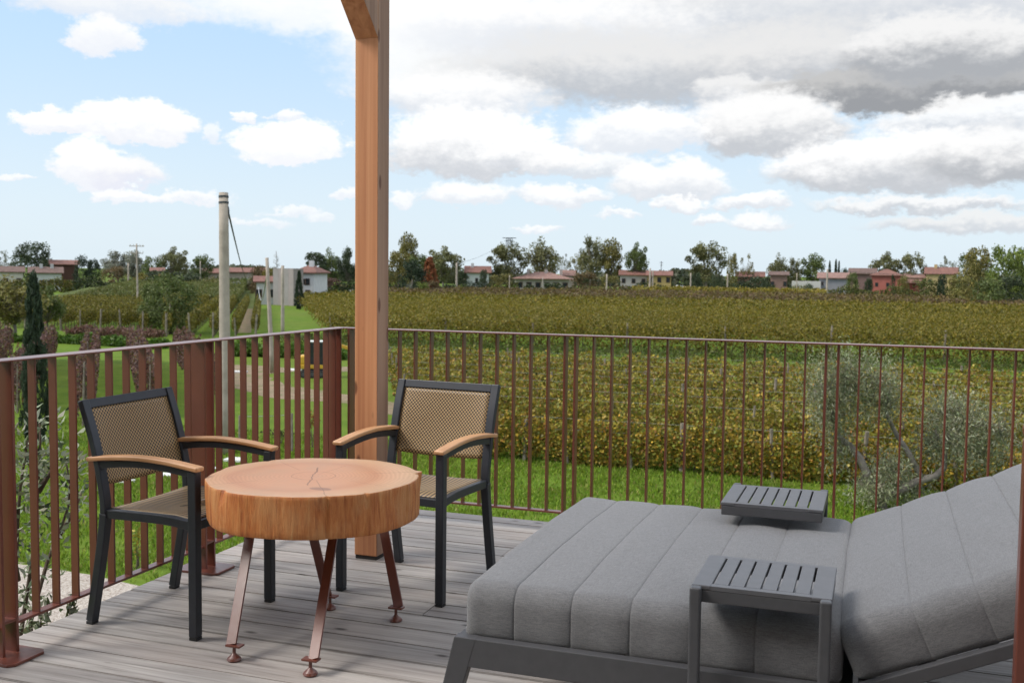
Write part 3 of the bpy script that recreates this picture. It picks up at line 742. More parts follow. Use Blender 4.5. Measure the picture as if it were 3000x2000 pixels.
BACK = spline([(-0.250, 0.012), (-0.205, 0.25), (-0.178, 0.44), (-0.190, 0.56), (-0.228, 0.72), (-0.278, 0.868)], 8)
def back_x(z):
    return float(np.interp(z, [p[1] for p in BACK], [p[0] for p in BACK]))
def armchair(loc, rz, label, tag=False):
    t = empty('armchair', loc, rz); setp(t, label, 'chair', 'armchairs at the stump table')
    leg_pts = [p for p in BACK if p[1] <= 0.445]; up_pts = [p for p in BACK if p[1] >= 0.43]
    for s in (-1, 1):
        y = s*(HW-0.018)
        l = MB().sweep(leg_pts, 0.036, 0.034, y).obj('leg', M['chair'], t, bevel=0.004)
        MB().box((-0.250, y, 0.006), (0.032, 0.034, 0.0115)).obj('foot_cap', M['rubber'], l, bevel=0.002)
        l = MB().sweep([(0.232, 0.012), (0.232, 0.632)], 0.036, 0.036, y).obj('leg', M['chair'], t, bevel=0.004)
        MB().box((0.232, y, 0.006), (0.034, 0.034, 0.0115)).obj('foot_cap', M['rubber'], l, bevel=0.002)
        MB().sweep(up_pts, 0.038, 0.026, y).obj('back_upright', M['chair'], t, bevel=0.004)
        ap = spline([(back_x(0.625)-0.008, 0.622), (-0.08, 0.638), (0.06, 0.640), (0.252, 0.620)], 8)
        MB().sweep(ap, 0.030, 0.026, y).obj('arm_bar', M['chair'], t, bevel=0.003)
        aw = spline([(-0.248, 0.645), (-0.16, 0.655), (-0.02, 0.664), (0.12, 0.658), (0.262, 0.641)], 8)
        MB().sweep(aw, 0.048, 0.018, y*1.01).obj('armrest', M['arm'], t, bevel=0.006, seg=3)
        sr = spline([(-0.178, 0.438), (-0.05, 0.440), (0.10, 0.440), (0.215, 0.430)], 6)
        MB().sweep(sr, 0.026, 0.034, y).obj('seat_rail', M['chair'], t, bevel=0.003)
    MB().box((back_x(0.855)-0.003, 0, 0.850), (0.024, 2*HW-0.074, 0.036), Matrix.Rotation(R(-18), 3, 'Y')).obj('back_top_bar', M['chair'], t, bevel=0.003)
    MB().box((0.222, 0, 0.425), (0.026, 2*HW-0.072, 0.034)).obj('front_bar', M['chair'], t, bevel=0.003)
    MB().box((-0.172, 0, 0.430), (0.026, 2*HW-0.072, 0.030)).obj('rear_bar', M['chair'], t, bevel=0.003)
    wv = HW-0.034
    def fb(u, v):
        y = (u*2-1)*wv; z = 0.545+v*0.292
        sag = 0.022*(1-(u*2-1)**2)
        return (back_x(z)-sag*math.sin(math.pi*min(1, .25+v*.75))-0.0, y, z + 0.010*(1-v)*((u*2-1)**2-1)), (y, z)
    grid_panel('back_panel', fb, 14, 14, t, M['weave'])
    def fs(u, v):
        y = (u*2-1)*(HW-0.030); x = -0.165+v*0.378
        sag = 0.016*(1-(u*2-1)**2)*math.sin(math.pi*min(1, v+.1))
        return (x, y, 0.4555-sag-0.012*max(0, v-.8)/.2), (x, y)
    grid_panel('seat_panel', fs, 14, 14, t, M['weave_seat'])
    if tag:
        g = MB(); g.add([(0.085, -0.035, 0.450), (0.10, 0.005, 0.449), (0.115, 0.002, 0.470), (0.102, -0.038, 0.472)], [(0, 1, 2, 3)])
        o = g.obj('label_tag', M['label'], t); s = o.modifiers.new('solid', 'SOLIDIFY'); s.thickness = 0.001
        MB().tube([(0.03, -0.07, 0.4485), (0.05, -0.05, 0.4495), (0.04, -0.02, 0.4485), (0.075, -0.03, 0.449), (0.09, -0.03, 0.455)], 0.0012, 6).obj('tag_cord', M['rubber'], t)
    return t
armchair((-2.585, 3.440, 0), R(-1.0), 'dark framed armchair with woven back on the left, facing the stump table', True)
armchair((-1.885, 4.135, 0), R(-95.5), 'dark framed armchair with woven back behind the stump table, facing the camera')

# ================================================================== daybed
def cushion_mesh(name, L_, W, T, seams, r=0.062, amp=0.0085, crown=0.012):
    ns = 150; S = []
    prof = []
    def arc(cy, cz, a0, a1, rr, k):
        for i in range(k+1):
            a = a0+(a1-a0)*i/k; prof.append((cy+rr*math.cos(a), cz+rr*math.sin(a), math.cos(a), math.sin(a)))
    rb = 0.025
    arc(-W/2+rb, rb, -math.pi/2, -math.pi, rb, 4)
    for q in (0.35, 0.6): prof.append((-W/2, rb+(T-r-rb)*q, -1, 0))
    arc(-W/2+r, T-r, math.pi, math.pi/2, r, 7)
    for q in range(1, 12): prof.append((-W/2+r+(W-2*r)*q/12, T, 0, 1))
    arc(W/2-r, T-r, math.pi/2, 0, r, 7)
    for q in (0.6, 0.35): prof.append((W/2, rb+(T-r-rb)*q, 1, 0))
    arc(W/2-rb, rb, 0, -math.pi/2, rb, 4)
    n = len(prof)
    ss = sorted(set([round(L_*i/ns, 5) for i in range(ns+1)] + [s_+d_ for s_ in seams for d_ in (-.006, -.003, 0, .003, .006)]))
    cuts = [0]+list(seams)+[L_]
    v = []; f = []
    for s_ in ss:
        e = min(s_, L_-s_); re = 0.045
        ins = re-math.sqrt(max(0, re*re-(re-e)**2)) if e < re else 0.0
        a = max(c for c in cuts if c <= s_+1e-9); b = min([c for c in cuts if c > s_+1e-9] or [L_])
        tt = (s_-a)/(b-a) if b > a else 0
        pf = (max(0.0, math.sin(math.pi*tt)))**0.38 if 0 < tt < 1 else 0.0
        if a == 0: pf = 1.0 if tt < .5 else pf
        if b == L_ and tt > .5: pf = 1.0
        for (y, z, ny, nz) in prof:
            off = amp*(pf-1.0) - ins*0.9
            if nz < -0.5: off = -ins*0.5
            cr = crown*(1-(2*y/W)**2) if nz > 0.5 else 0.0
            wr = 0.0022*math.sin(37*s_+5*y)*math.sin(9*y+3*s_) if nz > -0.5 else 0
            v.append((s_, y+ny*(off+wr), z+nz*(off+wr)+cr))
    m = len(ss)
    for i in range(m-1):
        for k in range(n): f.append((i*n+k, i*n+(k+1) % n, (i+1)*n+(k+1) % n, (i+1)*n+k))
    f.append(tuple(range(n))); f.append(tuple(reversed(range((m-1)*n, m*n))))
    me = bpy.data.meshes.new(name); me.from_pydata(v, [], f); me.materials.append(M['fabric'])
    for p in me.polygons: p.use_smooth = True
    bm = bmesh.new(); bm.from_mesh(me); bmesh.ops.recalc_face_normals(bm, faces=bm.faces); bm.to_mesh(me); bm.free()
    return me
def daybed():
    t = empty('daybed', (-0.3, 3.495, 0)); setp(t, 'wide grey double daybed with channelled cushion and raised backrest', 'daybed')
    X0, YN, YF = -1.163+0.3, 2.800-3.495, 4.190-3.495
    TH = R(24.2)
    # side rails and legs in one plane each
    for y in (YN+0.0175, YF-0.0175):
        MB().box(((X0+0.05+1.15)/2, y, 0.255), (1.15-(X0+0.05), 0.035, 0.088)).obj('side_rail', M['lframe'], t, bevel=0.003)
        for (xt, xb, w) in ((X0+0.036, X0-0.036, 0.058), (1.05, 1.12, 0.058)):
            v = []
            for yy_ in (y-0.0185, y+0.0185):
                v += [(xt-w/2, yy_, 0.2995), (xt+w/2+0.012, yy_, 0.2995), (xb+w/2, yy_, 0.001), (xb-w/2, yy_, 0.001)]
            MB().add(v, [(0, 1, 2, 3), (7, 6, 5, 4), (0, 4, 5, 1), (1, 5, 6, 2), (2, 6, 7, 3), (3, 7, 4, 0)]).obj('leg', M['lframe'], t, bevel=0.003)
    for x in (X0+0.02, 1.13): MB().box((x, 0, 0.262), (0.035, YF-YN-0.072, 0.06)).obj('end_rail', M['lframe'], t, bevel=0.003)
    for k in range(7): MB().box((X0+0.17+0.155*k, 0, 0.273), (0.06, YF-YN-0.072, 0.016)).obj('slat', M['lframe'], t)
    c = link('seat_cushion', cushion_mesh('seat_cushion', 1.085, 1.335, 0.170, [0.160, 0.334, 0.508, 0.682, 0.857]), None, t)
    c.location = (-1.145+0.3, 3.505-3.495, 0.282)
    b = link('back_cushion', cushion_mesh('back_cushion', 0.80, 1.335, 0.155, [0.205, 0.372, 0.539, 0.706]), None, t)
    b.location = (-0.022+0.3, 3.505-3.495, 0.302); b.rotation_euler = (0, -TH, 0)
    dx, dz = math.cos(TH), math.sin(TH)
    for y in (YN+0.03, YF-0.03):
        a = Vector((-0.03+0.3, y, 0.283)); e = a+Vector((dx, 0, dz))*0.80
        MB().bar(a, e, 0.03, 0.036).obj('back_rail', M['lframe'], t, bevel=0.003)
    for s_ in (0.04, 0.2, 0.36, 0.52, 0.68, 0.785):
        p = Vector((-0.03+0.3, 0, 0.283))+Vector((dx, 0, dz))*s_
        MB().bar(p+Vector((0, YN+0.046, 0)), p+Vector((0, YF-0.046, 0)), 0.014, 0.05, up=(dx, 0, dz)).obj('back_slat', M['lframe'], t)
    for y in (YN+0.12, YF-0.12):
        p = Vector((-0.03+0.3, y, 0.283))+Vector((dx, 0, dz))*0.50
        MB().tube([p, (p.x+0.20, y, 0.262)], 0.011, 10).obj('back_strut', M['lframe'], t)
    MB().tube([(0.92, YN+0.04, 0.262), (0.92, YF-0.04, 0.262)], 0.011, 10).obj('strut_bar', M['lframe'], t)
    return t
daybed()
def side_table(x0, x1, ya, yb, ztop, outer, label):
    t = empty('side_table', ((x0+x1)/2, outer, 0)); setp(t, label, 'side table', 'slatted side tables on the daybed')
    cx, cy = (x0+x1)/2, (ya+yb)/2; W, D = x1-x0, yb-ya
    ox, oy = -cx, -outer
    def P(name, mb, mat='lframe', **k):
        o = mb.obj(name, M[mat], t, **k); o.location = (ox, oy, 0); return o
    # solid margins of the top
    mb_, me_ = 0.052, 0.024
    inner = x0+mb_, x1-mb_
    P('top_edge', MB().box((x0+mb_/2, cy, ztop-0.006), (mb_, D, 0.012)), 'tabletop', bevel=0.003)
    P('top_edge', MB().box((x1-mb_/2, cy, ztop-0.006), (mb_, D, 0.012)), 'tabletop', bevel=0.003)
    gap = 0.0058; nsl = 6; sw = (inner[1]-inner[0]-gap*7)/6
    for k in range(nsl):
        P('slat', MB().box((inner[0]+gap+sw/2+k*(sw+gap), cy, ztop-0.006), (sw, D-0.05, 0.012)), 'tabletop', bevel=0.0015)
    for y in (ya+me_/2+0.0006, yb-me_/2-0.0006):
        P('top_edge', MB().box((cx, y, ztop-0.0062), (inner[1]-inner[0]+0.0008, me_, 0.0116)), 'tabletop')
    # apron frame underneath
    for y in (ya+0.007, yb-0.007): P('apron', MB().box((cx, y, ztop-0.0295), (W-0.006, 0.012, 0.0345)), bevel=0.003)
    for x in (x0+0.008, x1-0.008): P('apron', MB().box((x, cy, ztop-0.0297), (0.012, D-0.030, 0.034)), bevel=0.003)
    s = 1 if outer > cy else -1
    for x in (x0+0.0145, x1-0.0145):
        P('leg', MB().box((x, outer+s*0.0165, (ztop+0.002)/2), (0.030, 0.030, ztop-0.002)), bevel=0.006, seg=3)
    P('foot_bar', MB().box((cx, outer+s*0.0165, 0.018), (W-0.062, 0.026, 0.026)), bevel=0.003)
    return t
side_table(-0.452, -0.088, 2.768, 3.085, 0.545, 2.768, 'slatted grey side table at the near side of the daybed')
side_table(-0.527, -0.163, 3.840, 4.196, 0.541, 4.196, 'slatted grey side table at the far side of the daybed')

# ================================================================== vegetation helpers
def leaf_cloud(name, P, size, cols, mat, aspect=1.0, upbias=0.0, dirs=None, nrm=None, shape='quad'):
    """one mesh of many small leaf faces; P (n,3), size (n,), cols (n,3)"""
    n = len(P)
    if nrm is None:
        nrm = rng.normal(size=(n, 3)); nrm[:, 2] = nrm[:, 2]+upbias*np.abs(rng.normal(size=n))
    nrm = nrm/np.linalg.norm(nrm, axis=1, keepdims=True)
    a = rng.normal(size=(n, 3)) if dirs is None else dirs
    a = a-nrm*np.sum(a*nrm, axis=1, keepdims=True); a /= np.linalg.norm(a, axis=1, keepdims=True)+1e-9
    b = np.cross(nrm, a)
    sz = np.asarray(size).reshape(-1, 1); la = a*sz*0.5; lb = b*sz*0.5*aspect
    V = np.empty((n, 4, 3))
    bend = nrm*sz*0.12
    V[:, 0] = P-la; V[:, 1] = P+lb*0.9-la*0.1-bend; V[:, 2] = P+la; V[:, 3] = P-lb*0.9-la*0.1-bend
    me = bpy.data.meshes.new(name)
    me.vertices.add(n*4); me.vertices.foreach_set('co', V.reshape(-1).astype(np.float32))
    me.loops.add(n*4); me.loops.foreach_set('vertex_index', np.arange(n*4, dtype=np.int32))
    me.polygons.add(n); me.polygons.foreach_set('loop_start', np.arange(0, n*4, 4, dtype=np.int32)); me.polygons.foreach_set('loop_total', np.full(n, 4, dtype=np.int32))
    ca = me.color_attributes.new('Col', 'FLOAT_COLOR', 'POINT')
    C = np.ones((n, 4, 4), dtype=np.float32); C[:, :, :3] = np.asarray(cols)[:, None, :]
    ca.data.foreach_set('color', C.reshape(-1))
    me.update(); me.validate()
    me.materials.append(mat)
    return me
def pick(pal, wts, n, jit=0.18):
    pal = np.array(pal); idx = rng.choice(len(pal), size=n, p=np.array(wts)/sum(wts))
    return np.clip(pal[idx]*(1+rng.normal(size=(n, 1))*jit)*(1+rng.normal(size=(n, 3))*0.05), 0.004, 0.9)
def rowdir(px, py):
    d = ray(px, py); d[2] = 0; return d/np.linalg.norm(d)

# ---------------------------------------------------------------- grass blades on the near lawn
def lawn_grass():
    n = 190000
    x = rng.uniform(-27, 9, n); y = rng.uniform(14, 29.5, n)
    keep = ~((y < 14.9+0.0*x-0.09*(x+30)) & (x < -3))
    # keep off the path
    edge = np.interp(x, [-30, -13.67, -12.8, -11.7, -9, -3.3, 10], [14.9, 14.58, 14.53, 14.33, 13.7, 12.6, 12.0])
    keep = y > edge
    dens = 0.35+0.65*(np.sin(x*1.7+y*.6)*np.sin(y*1.3-x*.4) > -0.3)
    keep &= rng.uniform(size=n) < dens
    x = x[keep]; y = y[keep]; n = len(x)
    h = rng.uniform(0.05, 0.13, n)
    P = np.stack([x, y, G+h*0.45], 1)
    nrm = rng.normal(size=(n, 3)); nrm[:, 2] *= 0.35
    d = rng.normal(size=(n, 3))*0.35; d[:, 2] = 1
    pal = [(.18, .275, .024), (.225, .32, .036), (.135, .22, .02), (.31, .31, .085)]
    me = leaf_cloud('lawn_grass', P, h*1.15, pick(pal, [4, 3, 3, 1], n, 0.2), M['blade'], 0.32, nrm=nrm, dirs=d)
    setp(link('lawn_grass', me), 'short green lawn grass below the terrace', 'grass', kind='stuff')
lawn_grass()

# ---------------------------------------------------------------- vines
PAL_NEAR = [(.39, .265, .036), (.27, .225, .034), (.175, .195, .03), (.56, .38, .05), (.42, .20, .045), (.20, .12, .05), (.60, .49, .14)]
WT_NEAR = [4, 5.5, 4.5, 1.5, 1.0, 0.9, 0.3]
PAL_FAR = [(.19, .152, .019), (.158, .132, .017), (.215, .168, .021), (.12, .112, .016), (.255, .195, .025)]
PAL_MID = [(.27, .21, .028), (.215, .19, .027), (.165, .18, .027), (.37, .265, .035), (.28, .15, .035), (.16, .10, .04), (.44, .36, .09)]
WT_FAR = [4, 4, 3, 2, 1]
PAL_LEFT = [(.17, .145, .022), (.13, .12, .018), (.20, .165, .025), (.095, .098, .016)]
PAL_PURP = [(.13, .068, .058), (.165, .08, .06), (.10, .06, .048), (.18, .125, .038), (.10, .085, .03)]
def row_points(n, p0, p1, zlo, zhi, half, topbias=0.4, clump=2.2):
    """points through the canopy of a vine row from p0 to p1"""
    p0 = np.array(p0[:2]); p1 = np.array(p1[:2]); L_ = np.linalg.norm(p1-p0); d = (p1-p0)/L_; q = np.array([-d[1], d[0]])
    s = rng.uniform(0, L_, n); u = rng.uniform(0, 1, n)**(1/(1+topbias*0.5))
    ph = rng.uniform(0, 6)
    hi = zhi + 0.13*np.sin(s*clump+ph)+0.09*np.sin(s*clump*2.7+ph*2)+rng.normal(size=n)*0.09
    lo = zlo + 0.12*np.sin(s*1.3+ph*3)
    z = lo+(hi-lo)*u
    w = half*(0.55+0.6*np.sin(np.pi*np.clip((z-zlo)/(zhi-zlo), 0, 1)*0.75+0.4))
    side = rng.choice([-1, 1], n)*np.sqrt(rng.uniform(0.15, 1, n))*w
    P = p0[None]+d[None]*s[:, None]+q[None]*side[:, None]
    return np.concatenate([P, (G+z)[:, None]], 1), d, L_
def vine_row(label, p0, p1, n, size, pal, wts, zlo=0.35, zhi=1.75, half=0.32, posts=None, post_h=1.9, wires=(), trunk_step=1.1, group=None, lowpal=None, endpost=True, name='vine_row', post_r=0.045, front=0.0):
    p0 = np.array(p0[:2]); p1 = np.array(p1[:2])
    t = empty(name, (p0[0], p0[1], G)); setp(t, label, 'vine row', group)
    P, d, L_ = row_points(n, p0, p1, zlo, zhi, half)
    cols = pick(pal, wts, n, 0.25)
    off = np.array([p0[0], p0[1], G])
    me = leaf_cloud('foliage', P-off, rng.uniform(0.65, 1.35, n)*size, cols, M['leaf'], 0.85, upbias=0.5)
    link('foliage', me, None, t)
    # gnarled vine stems
    k = max(2, int(L_/trunk_step)); st = MB()
    for i in range(k):
        s = (i+0.5)*L_/k; b = d*s
        st.tube([(b[0], b[1], 0), (b[0]+rnd.uniform(-.05, .05), b[1]+rnd.uniform(-.05, .05), zlo*0.9+0.15), (b[0]+rnd.uniform(-.1, .1), b[1]+rnd.uniform(-.1, .1), zlo+0.65)], [0.03, 0.025, 0.015], 5)
    o = st.obj('vine_stems', M['bark'], t); o['kind'] = 'stuff'
    if posts:
        for s in posts:
            b = d*s+np.array([d[1], -d[0]])*front; r = post_r*rnd.uniform(.8, 1.3); h = post_h*rnd.uniform(.84, 1.08); lean = (rnd.uniform(-.07, .07), rnd.uniform(-.05, .05))
            MB().tube([(b[0], b[1], -0.1), (b[0]+lean[0], b[1]+lean[1], h*.5), (b[0]+2*lean[0], b[1]+2*lean[1], h)], [r, r*.96, r*.85], 7).obj('stake', M['stake'], t)
    for z in wires:
        e = d*L_; MB().tube([(0, 0, z), (e[0], e[1], z)], 0.0035, 4).obj('wire', M['wire'], t)
    return t
# nearer vineyard on the right: rows run parallel to the far railing
YROW = [28.15+2.45*k for k in range(9)]
for k, y in enumerate(YROW):
    xl = np.interp(y, [27.9, 36.5, 49.7], [-12.6, -17.3, -24.4]); xr = np.interp(y, [28, 50], [8.5, 15.5])
    L_ = xr-xl
    posts = [0.1]+[6.35+4.1*i+rnd.uniform(-.4, .4) for i in range(int((L_-7)/4.1)+1)]
    if k == 0:
        lab = 'front row of yellowing vines at the edge of the lawn, wire strung between grey stakes'; n = 42000; sz = 0.095; zl, zh = 0.06, 1.2; ph = 1.36; gname = None
        vine_row(lab, (xl, y), (xr, y), n, sz, PAL_NEAR, WT_NEAR, zl, zh, 0.38, [0.1]+[gp(q, 1300, G+.6)[0]-xl for q in (1515, 1660, 1867, 2022, 2290, 2530, 2775)], ph, wires=(1.27, 0.95), trunk_step=1.2, post_r=.055, front=.27)
    else:
        lab = 'row of yellow-green vines behind the front row of the nearer vineyard'; n = 25000
        vine_row(lab, (xl, y), (xr, y), n, 0.105+0.004*k, PAL_MID, WT_NEAR, 0.45, 1.42, 0.82, posts, 1.62, wires=(1.5,), trunk_step=1.6, group='vine rows of the nearer right vineyard', front=.3)
# far vineyard, first row with its bare trunks and stakes
ldir = rowdir(772, 786)
def left_edge(y): return -38.6 + (y-68.6)*ldir[0]/ldir[1]
y0 = 68.7
vine_row('first row of the far green vineyard, bare trunks showing under its canopy', (left_edge(y0), y0), (42, y0), 24000, 0.16, PAL_FAR, [4, 4, 2, 4, 1], 0.35, 1.95, 0.5, [0.2]+[9.5+6.6*i for i in range(11)], 2.15, trunk_step=1.0, post_r=0.06)
def field(name, label, rows_, n_m, size, pal, wts, zlo, zhi, half, rise=0.0):
    Ps = []; 
    for (a, b) in rows_:
        L_ = np.linalg.norm(np.array(b)-np.array(a)); P, d, _ = row_points(int(L_*n_m), a, b, zlo, zhi, half)
        if rise: P[:, 2] += rise*np.clip(((P[:, :2]-np.array(a)) @ d)/L_, 0, 1)
        Ps.append(P)
    P = np.concatenate(Ps); n = len(P)
    # colour drifts slowly over the field
    f = 0.5+0.5*np.sin(P[:, 0]*0.05+1.3*np.sin(P[:, 1]*0.06))*np.sin(P[:, 1]*0.09+0.7)
    cols = pick(pal, wts, n, 0.10); cols *= (0.90+0.20*f)[:, None]
    me = leaf_cloud(name, P, rng.uniform(.65, 1.35, n)*size, cols, M['leaf'], 0.95, upbias=0.7)
    return setp(link(name, me), label, 'vineyard', kind='stuff')
rows_ = []
y = 71.2
while y < 113: rows_.append(((left_edge(y), y), (np.interp(y, [70, 220], [40, 80]), y))); y += 2.5
field('vineyard', 'broad olive green vineyard beyond the grass strip on the right', rows_, 150, 0.145, PAL_FAR, WT_FAR, 0.6, 1.95, 0.66)
rows_ = []; y = 121
while y < 150: rows_.append(((left_edge(y), y), (70, y))); y += 2.8
field('vineyard', 'second block of olive vines behind the broad right vineyard', rows_, 62, 0.27, PAL_FAR, [3, 3, 2, 3, .5], 0.7, 1.9, 0.75)
rows_ = []; y = 156
while y < 212: rows_.append(((left_edge(y)+14, y), (95, y))); y += 3.4
field('vineyard', 'farthest vine block with a purple-brown tinge before the road', rows_, 40, 0.38, [(.135, .092, .036), (.15, .098, .052), (.155, .122, .024), (.11, .078, .036)], [3, 2, 3, 2], 0.6, 1.9, 0.8)
rows_ = []; y = 216
while y < 226: rows_.append(((at(1850, hor(1850), 222)[0], y), (at(2430, hor(2430), 222)[0], y))); y += 2.6
field('vineyard', 'narrow strip of yellow-green vines on the far side of the road', rows_, 45, 0.42, [(.25, .195, .03), (.20, .17, .03), (.28, .22, .03)], [2, 2, 2], 0.5, 2.55, 0.9)

# left vineyard: rows running away beside a grass lane
fr = [(-40, 958), (18, 961), (72, 964), (125, 967), (178, 969), (235, 972), (293, 975), (354, 979), (418, 982), (487, 986), (556, 990), (624, 990), (690, 990), (748, 990)]
ords = ['outermost left', 'thirteenth', 'twelfth', 'eleventh', 'tenth', 'ninth', 'eighth', 'seventh', 'sixth', 'fifth', 'fourth', 'third', 'second', 'first']
for i, (px, py) in enumerate(fr):
    a = gp(px, py); b = a[:2]+ldir[:2]*(46 if i < 9 else 62)
    vine_row('%s tall vine row counted from the grass lane in the left vineyard' % ords[i], a, b, 13000, 0.15, PAL_LEFT, [4, 4, 2, 2], 0.62, 1.72, 0.27, [0.05], 1.85, trunk_step=1.4, group='rows of the left vineyard', post_r=0.075)
rows_ = []; q0 = np.array(gp(-60, 958)[:2])+ldir[:2]*50; q1 = np.array(gp(620, 990)[:2])+ldir[:2]*62
for k in range(34):
    a = q0+(q1-q0)*k/33.0; rows_.append((tuple(a), tuple(a+ldir[:2]*72)))
field('vineyard', 'smooth dark green vineyard slope behind the left rows', rows_, 60, 0.26, [(.125, .14, .036), (.105, .12, .03), (.15, .155, .04)], [3, 3, 2], 0.6, 1.85, 0.6, rise=1.25)
e = ldir[:2]*72; m = MB(); pv_ = [q0-np.array([12, 0]), q1+np.array([3, 0])]
far = [pv_[1]+e, pv_[0]+e]; far2 = [far[0]+ldir[:2]*120, far[1]+ldir[:2]*120]
m.add([(pv_[0][0], pv_[0][1], G+.004), (pv_[1][0], pv_[1][1], G+.004), (far[0][0], far[0][1], G+1.25), (far[1][0], far[1][1], G+1.25), (far2[0][0], far2[0][1], G+.5), (far2[1][0], far2[1][1], G+.5)], [(0, 1, 2, 3), (3, 2, 4, 5)])
setp(m.obj('slope', m_plain('dull_grass', (.085, .105, .03), 0.95, 0.25, 0.4, 0.1)), 'gentle grassy rise under the far left vineyard', 'slope', kind='structure')

# purple-leaved young rows on the left lawn
pdir = rowdir(316, 782)
for i, (lab, pf, ln) in enumerate([
        ('leftmost purple-leaved hedge row on the lawn, cut by the frame', (20, 1052), 24), ('purple-leaved hedge row right behind the dark cypress', (148, 1052), 24),
        ('purple-leaved hedge row behind the back of the left chair', (273, 1055), 27), ('purple-brown hedge row left of the small green tree', (393, 1058), 24),
        ('purple-brown hedge row just left of the concrete pole', (527, 1066), 18)]):
    b = gp(*pf); a = b[:2]-pdir[:2]*ln
    t = vine_row(lab, a, b, 9000, 0.125, PAL_PURP, [4, 3, 3, 1.2, 1.5], 0.25, 1.95, 0.36, [0.05, ln*.5, ln-.1], 2.05, trunk_step=1.0, group='purple hedge rows on the left lawn', name='hedge_row', post_r=.028)
    t['category'] = 'hedge'
Pz = np.stack([rng.uniform(-42, 42, 16000), rng.uniform(63.5, 71, 16000), G+rng.uniform(0, .5, 16000)], 1)
setp(link('rough_grass', leaf_cloud('rough_grass', Pz, rng.uniform(.15, .35, len(Pz)), pick([(.085, .10, .022), (.115, .12, .028), (.07, .11, .02)], [2, 1, 1], len(Pz)), M['leaf'], .4)), 'rough olive grass under the first rows of the far vineyard', 'grass', kind='stuff')
# low tangled growth along the ditch on the left
def tuft_strip(name, label, pts, n, size, pal, wts, h, half, cat='scrub'):
    Ps = []
    for a, b in zip(pts[:-1], pts[1:]):
        P, d, _ = row_points(n//(len(pts)-1), gp(*a), gp(*b), 0.0, h, half); Ps.append(P)
    P = np.concatenate(Ps); me = leaf_cloud(name, P, rng.uniform(.6, 1.3, len(P))*size, pick(pal, wts, len(P)), M['leaf'], 0.6, upbias=0.3)
    return setp(link(name, me), label, cat, kind='stuff')
tuft_strip('ditch_grass', 'dark green rough grass bank between lawn and left vineyard', [(-30, 1002), (180, 1004), (330, 1012), (480, 1022)], 5000, 0.3, [(.065, .125, .016), (.085, .15, .02)], [1, 1], 0.5, 0.6, 'grass')
tuft_strip('ditch_grass', 'dark green rough grass bank behind the digger', [(660, 1040), (760, 1042), (880, 1046), (1030, 1052)], 5000, 0.26, [(.08, .145, .018), (.10, .17, .022)], [1, 1], 0.65, 0.9, 'grass')
tuft_strip('pruned_brush', 'low purple-brown brush at the foot of the left vine rows', [(200, 978), (330, 984), (470, 992)], 2500, 0.25, [(.20, .105, .08), (.17, .105, .07)], [1, 1], 0.55, 0.5)

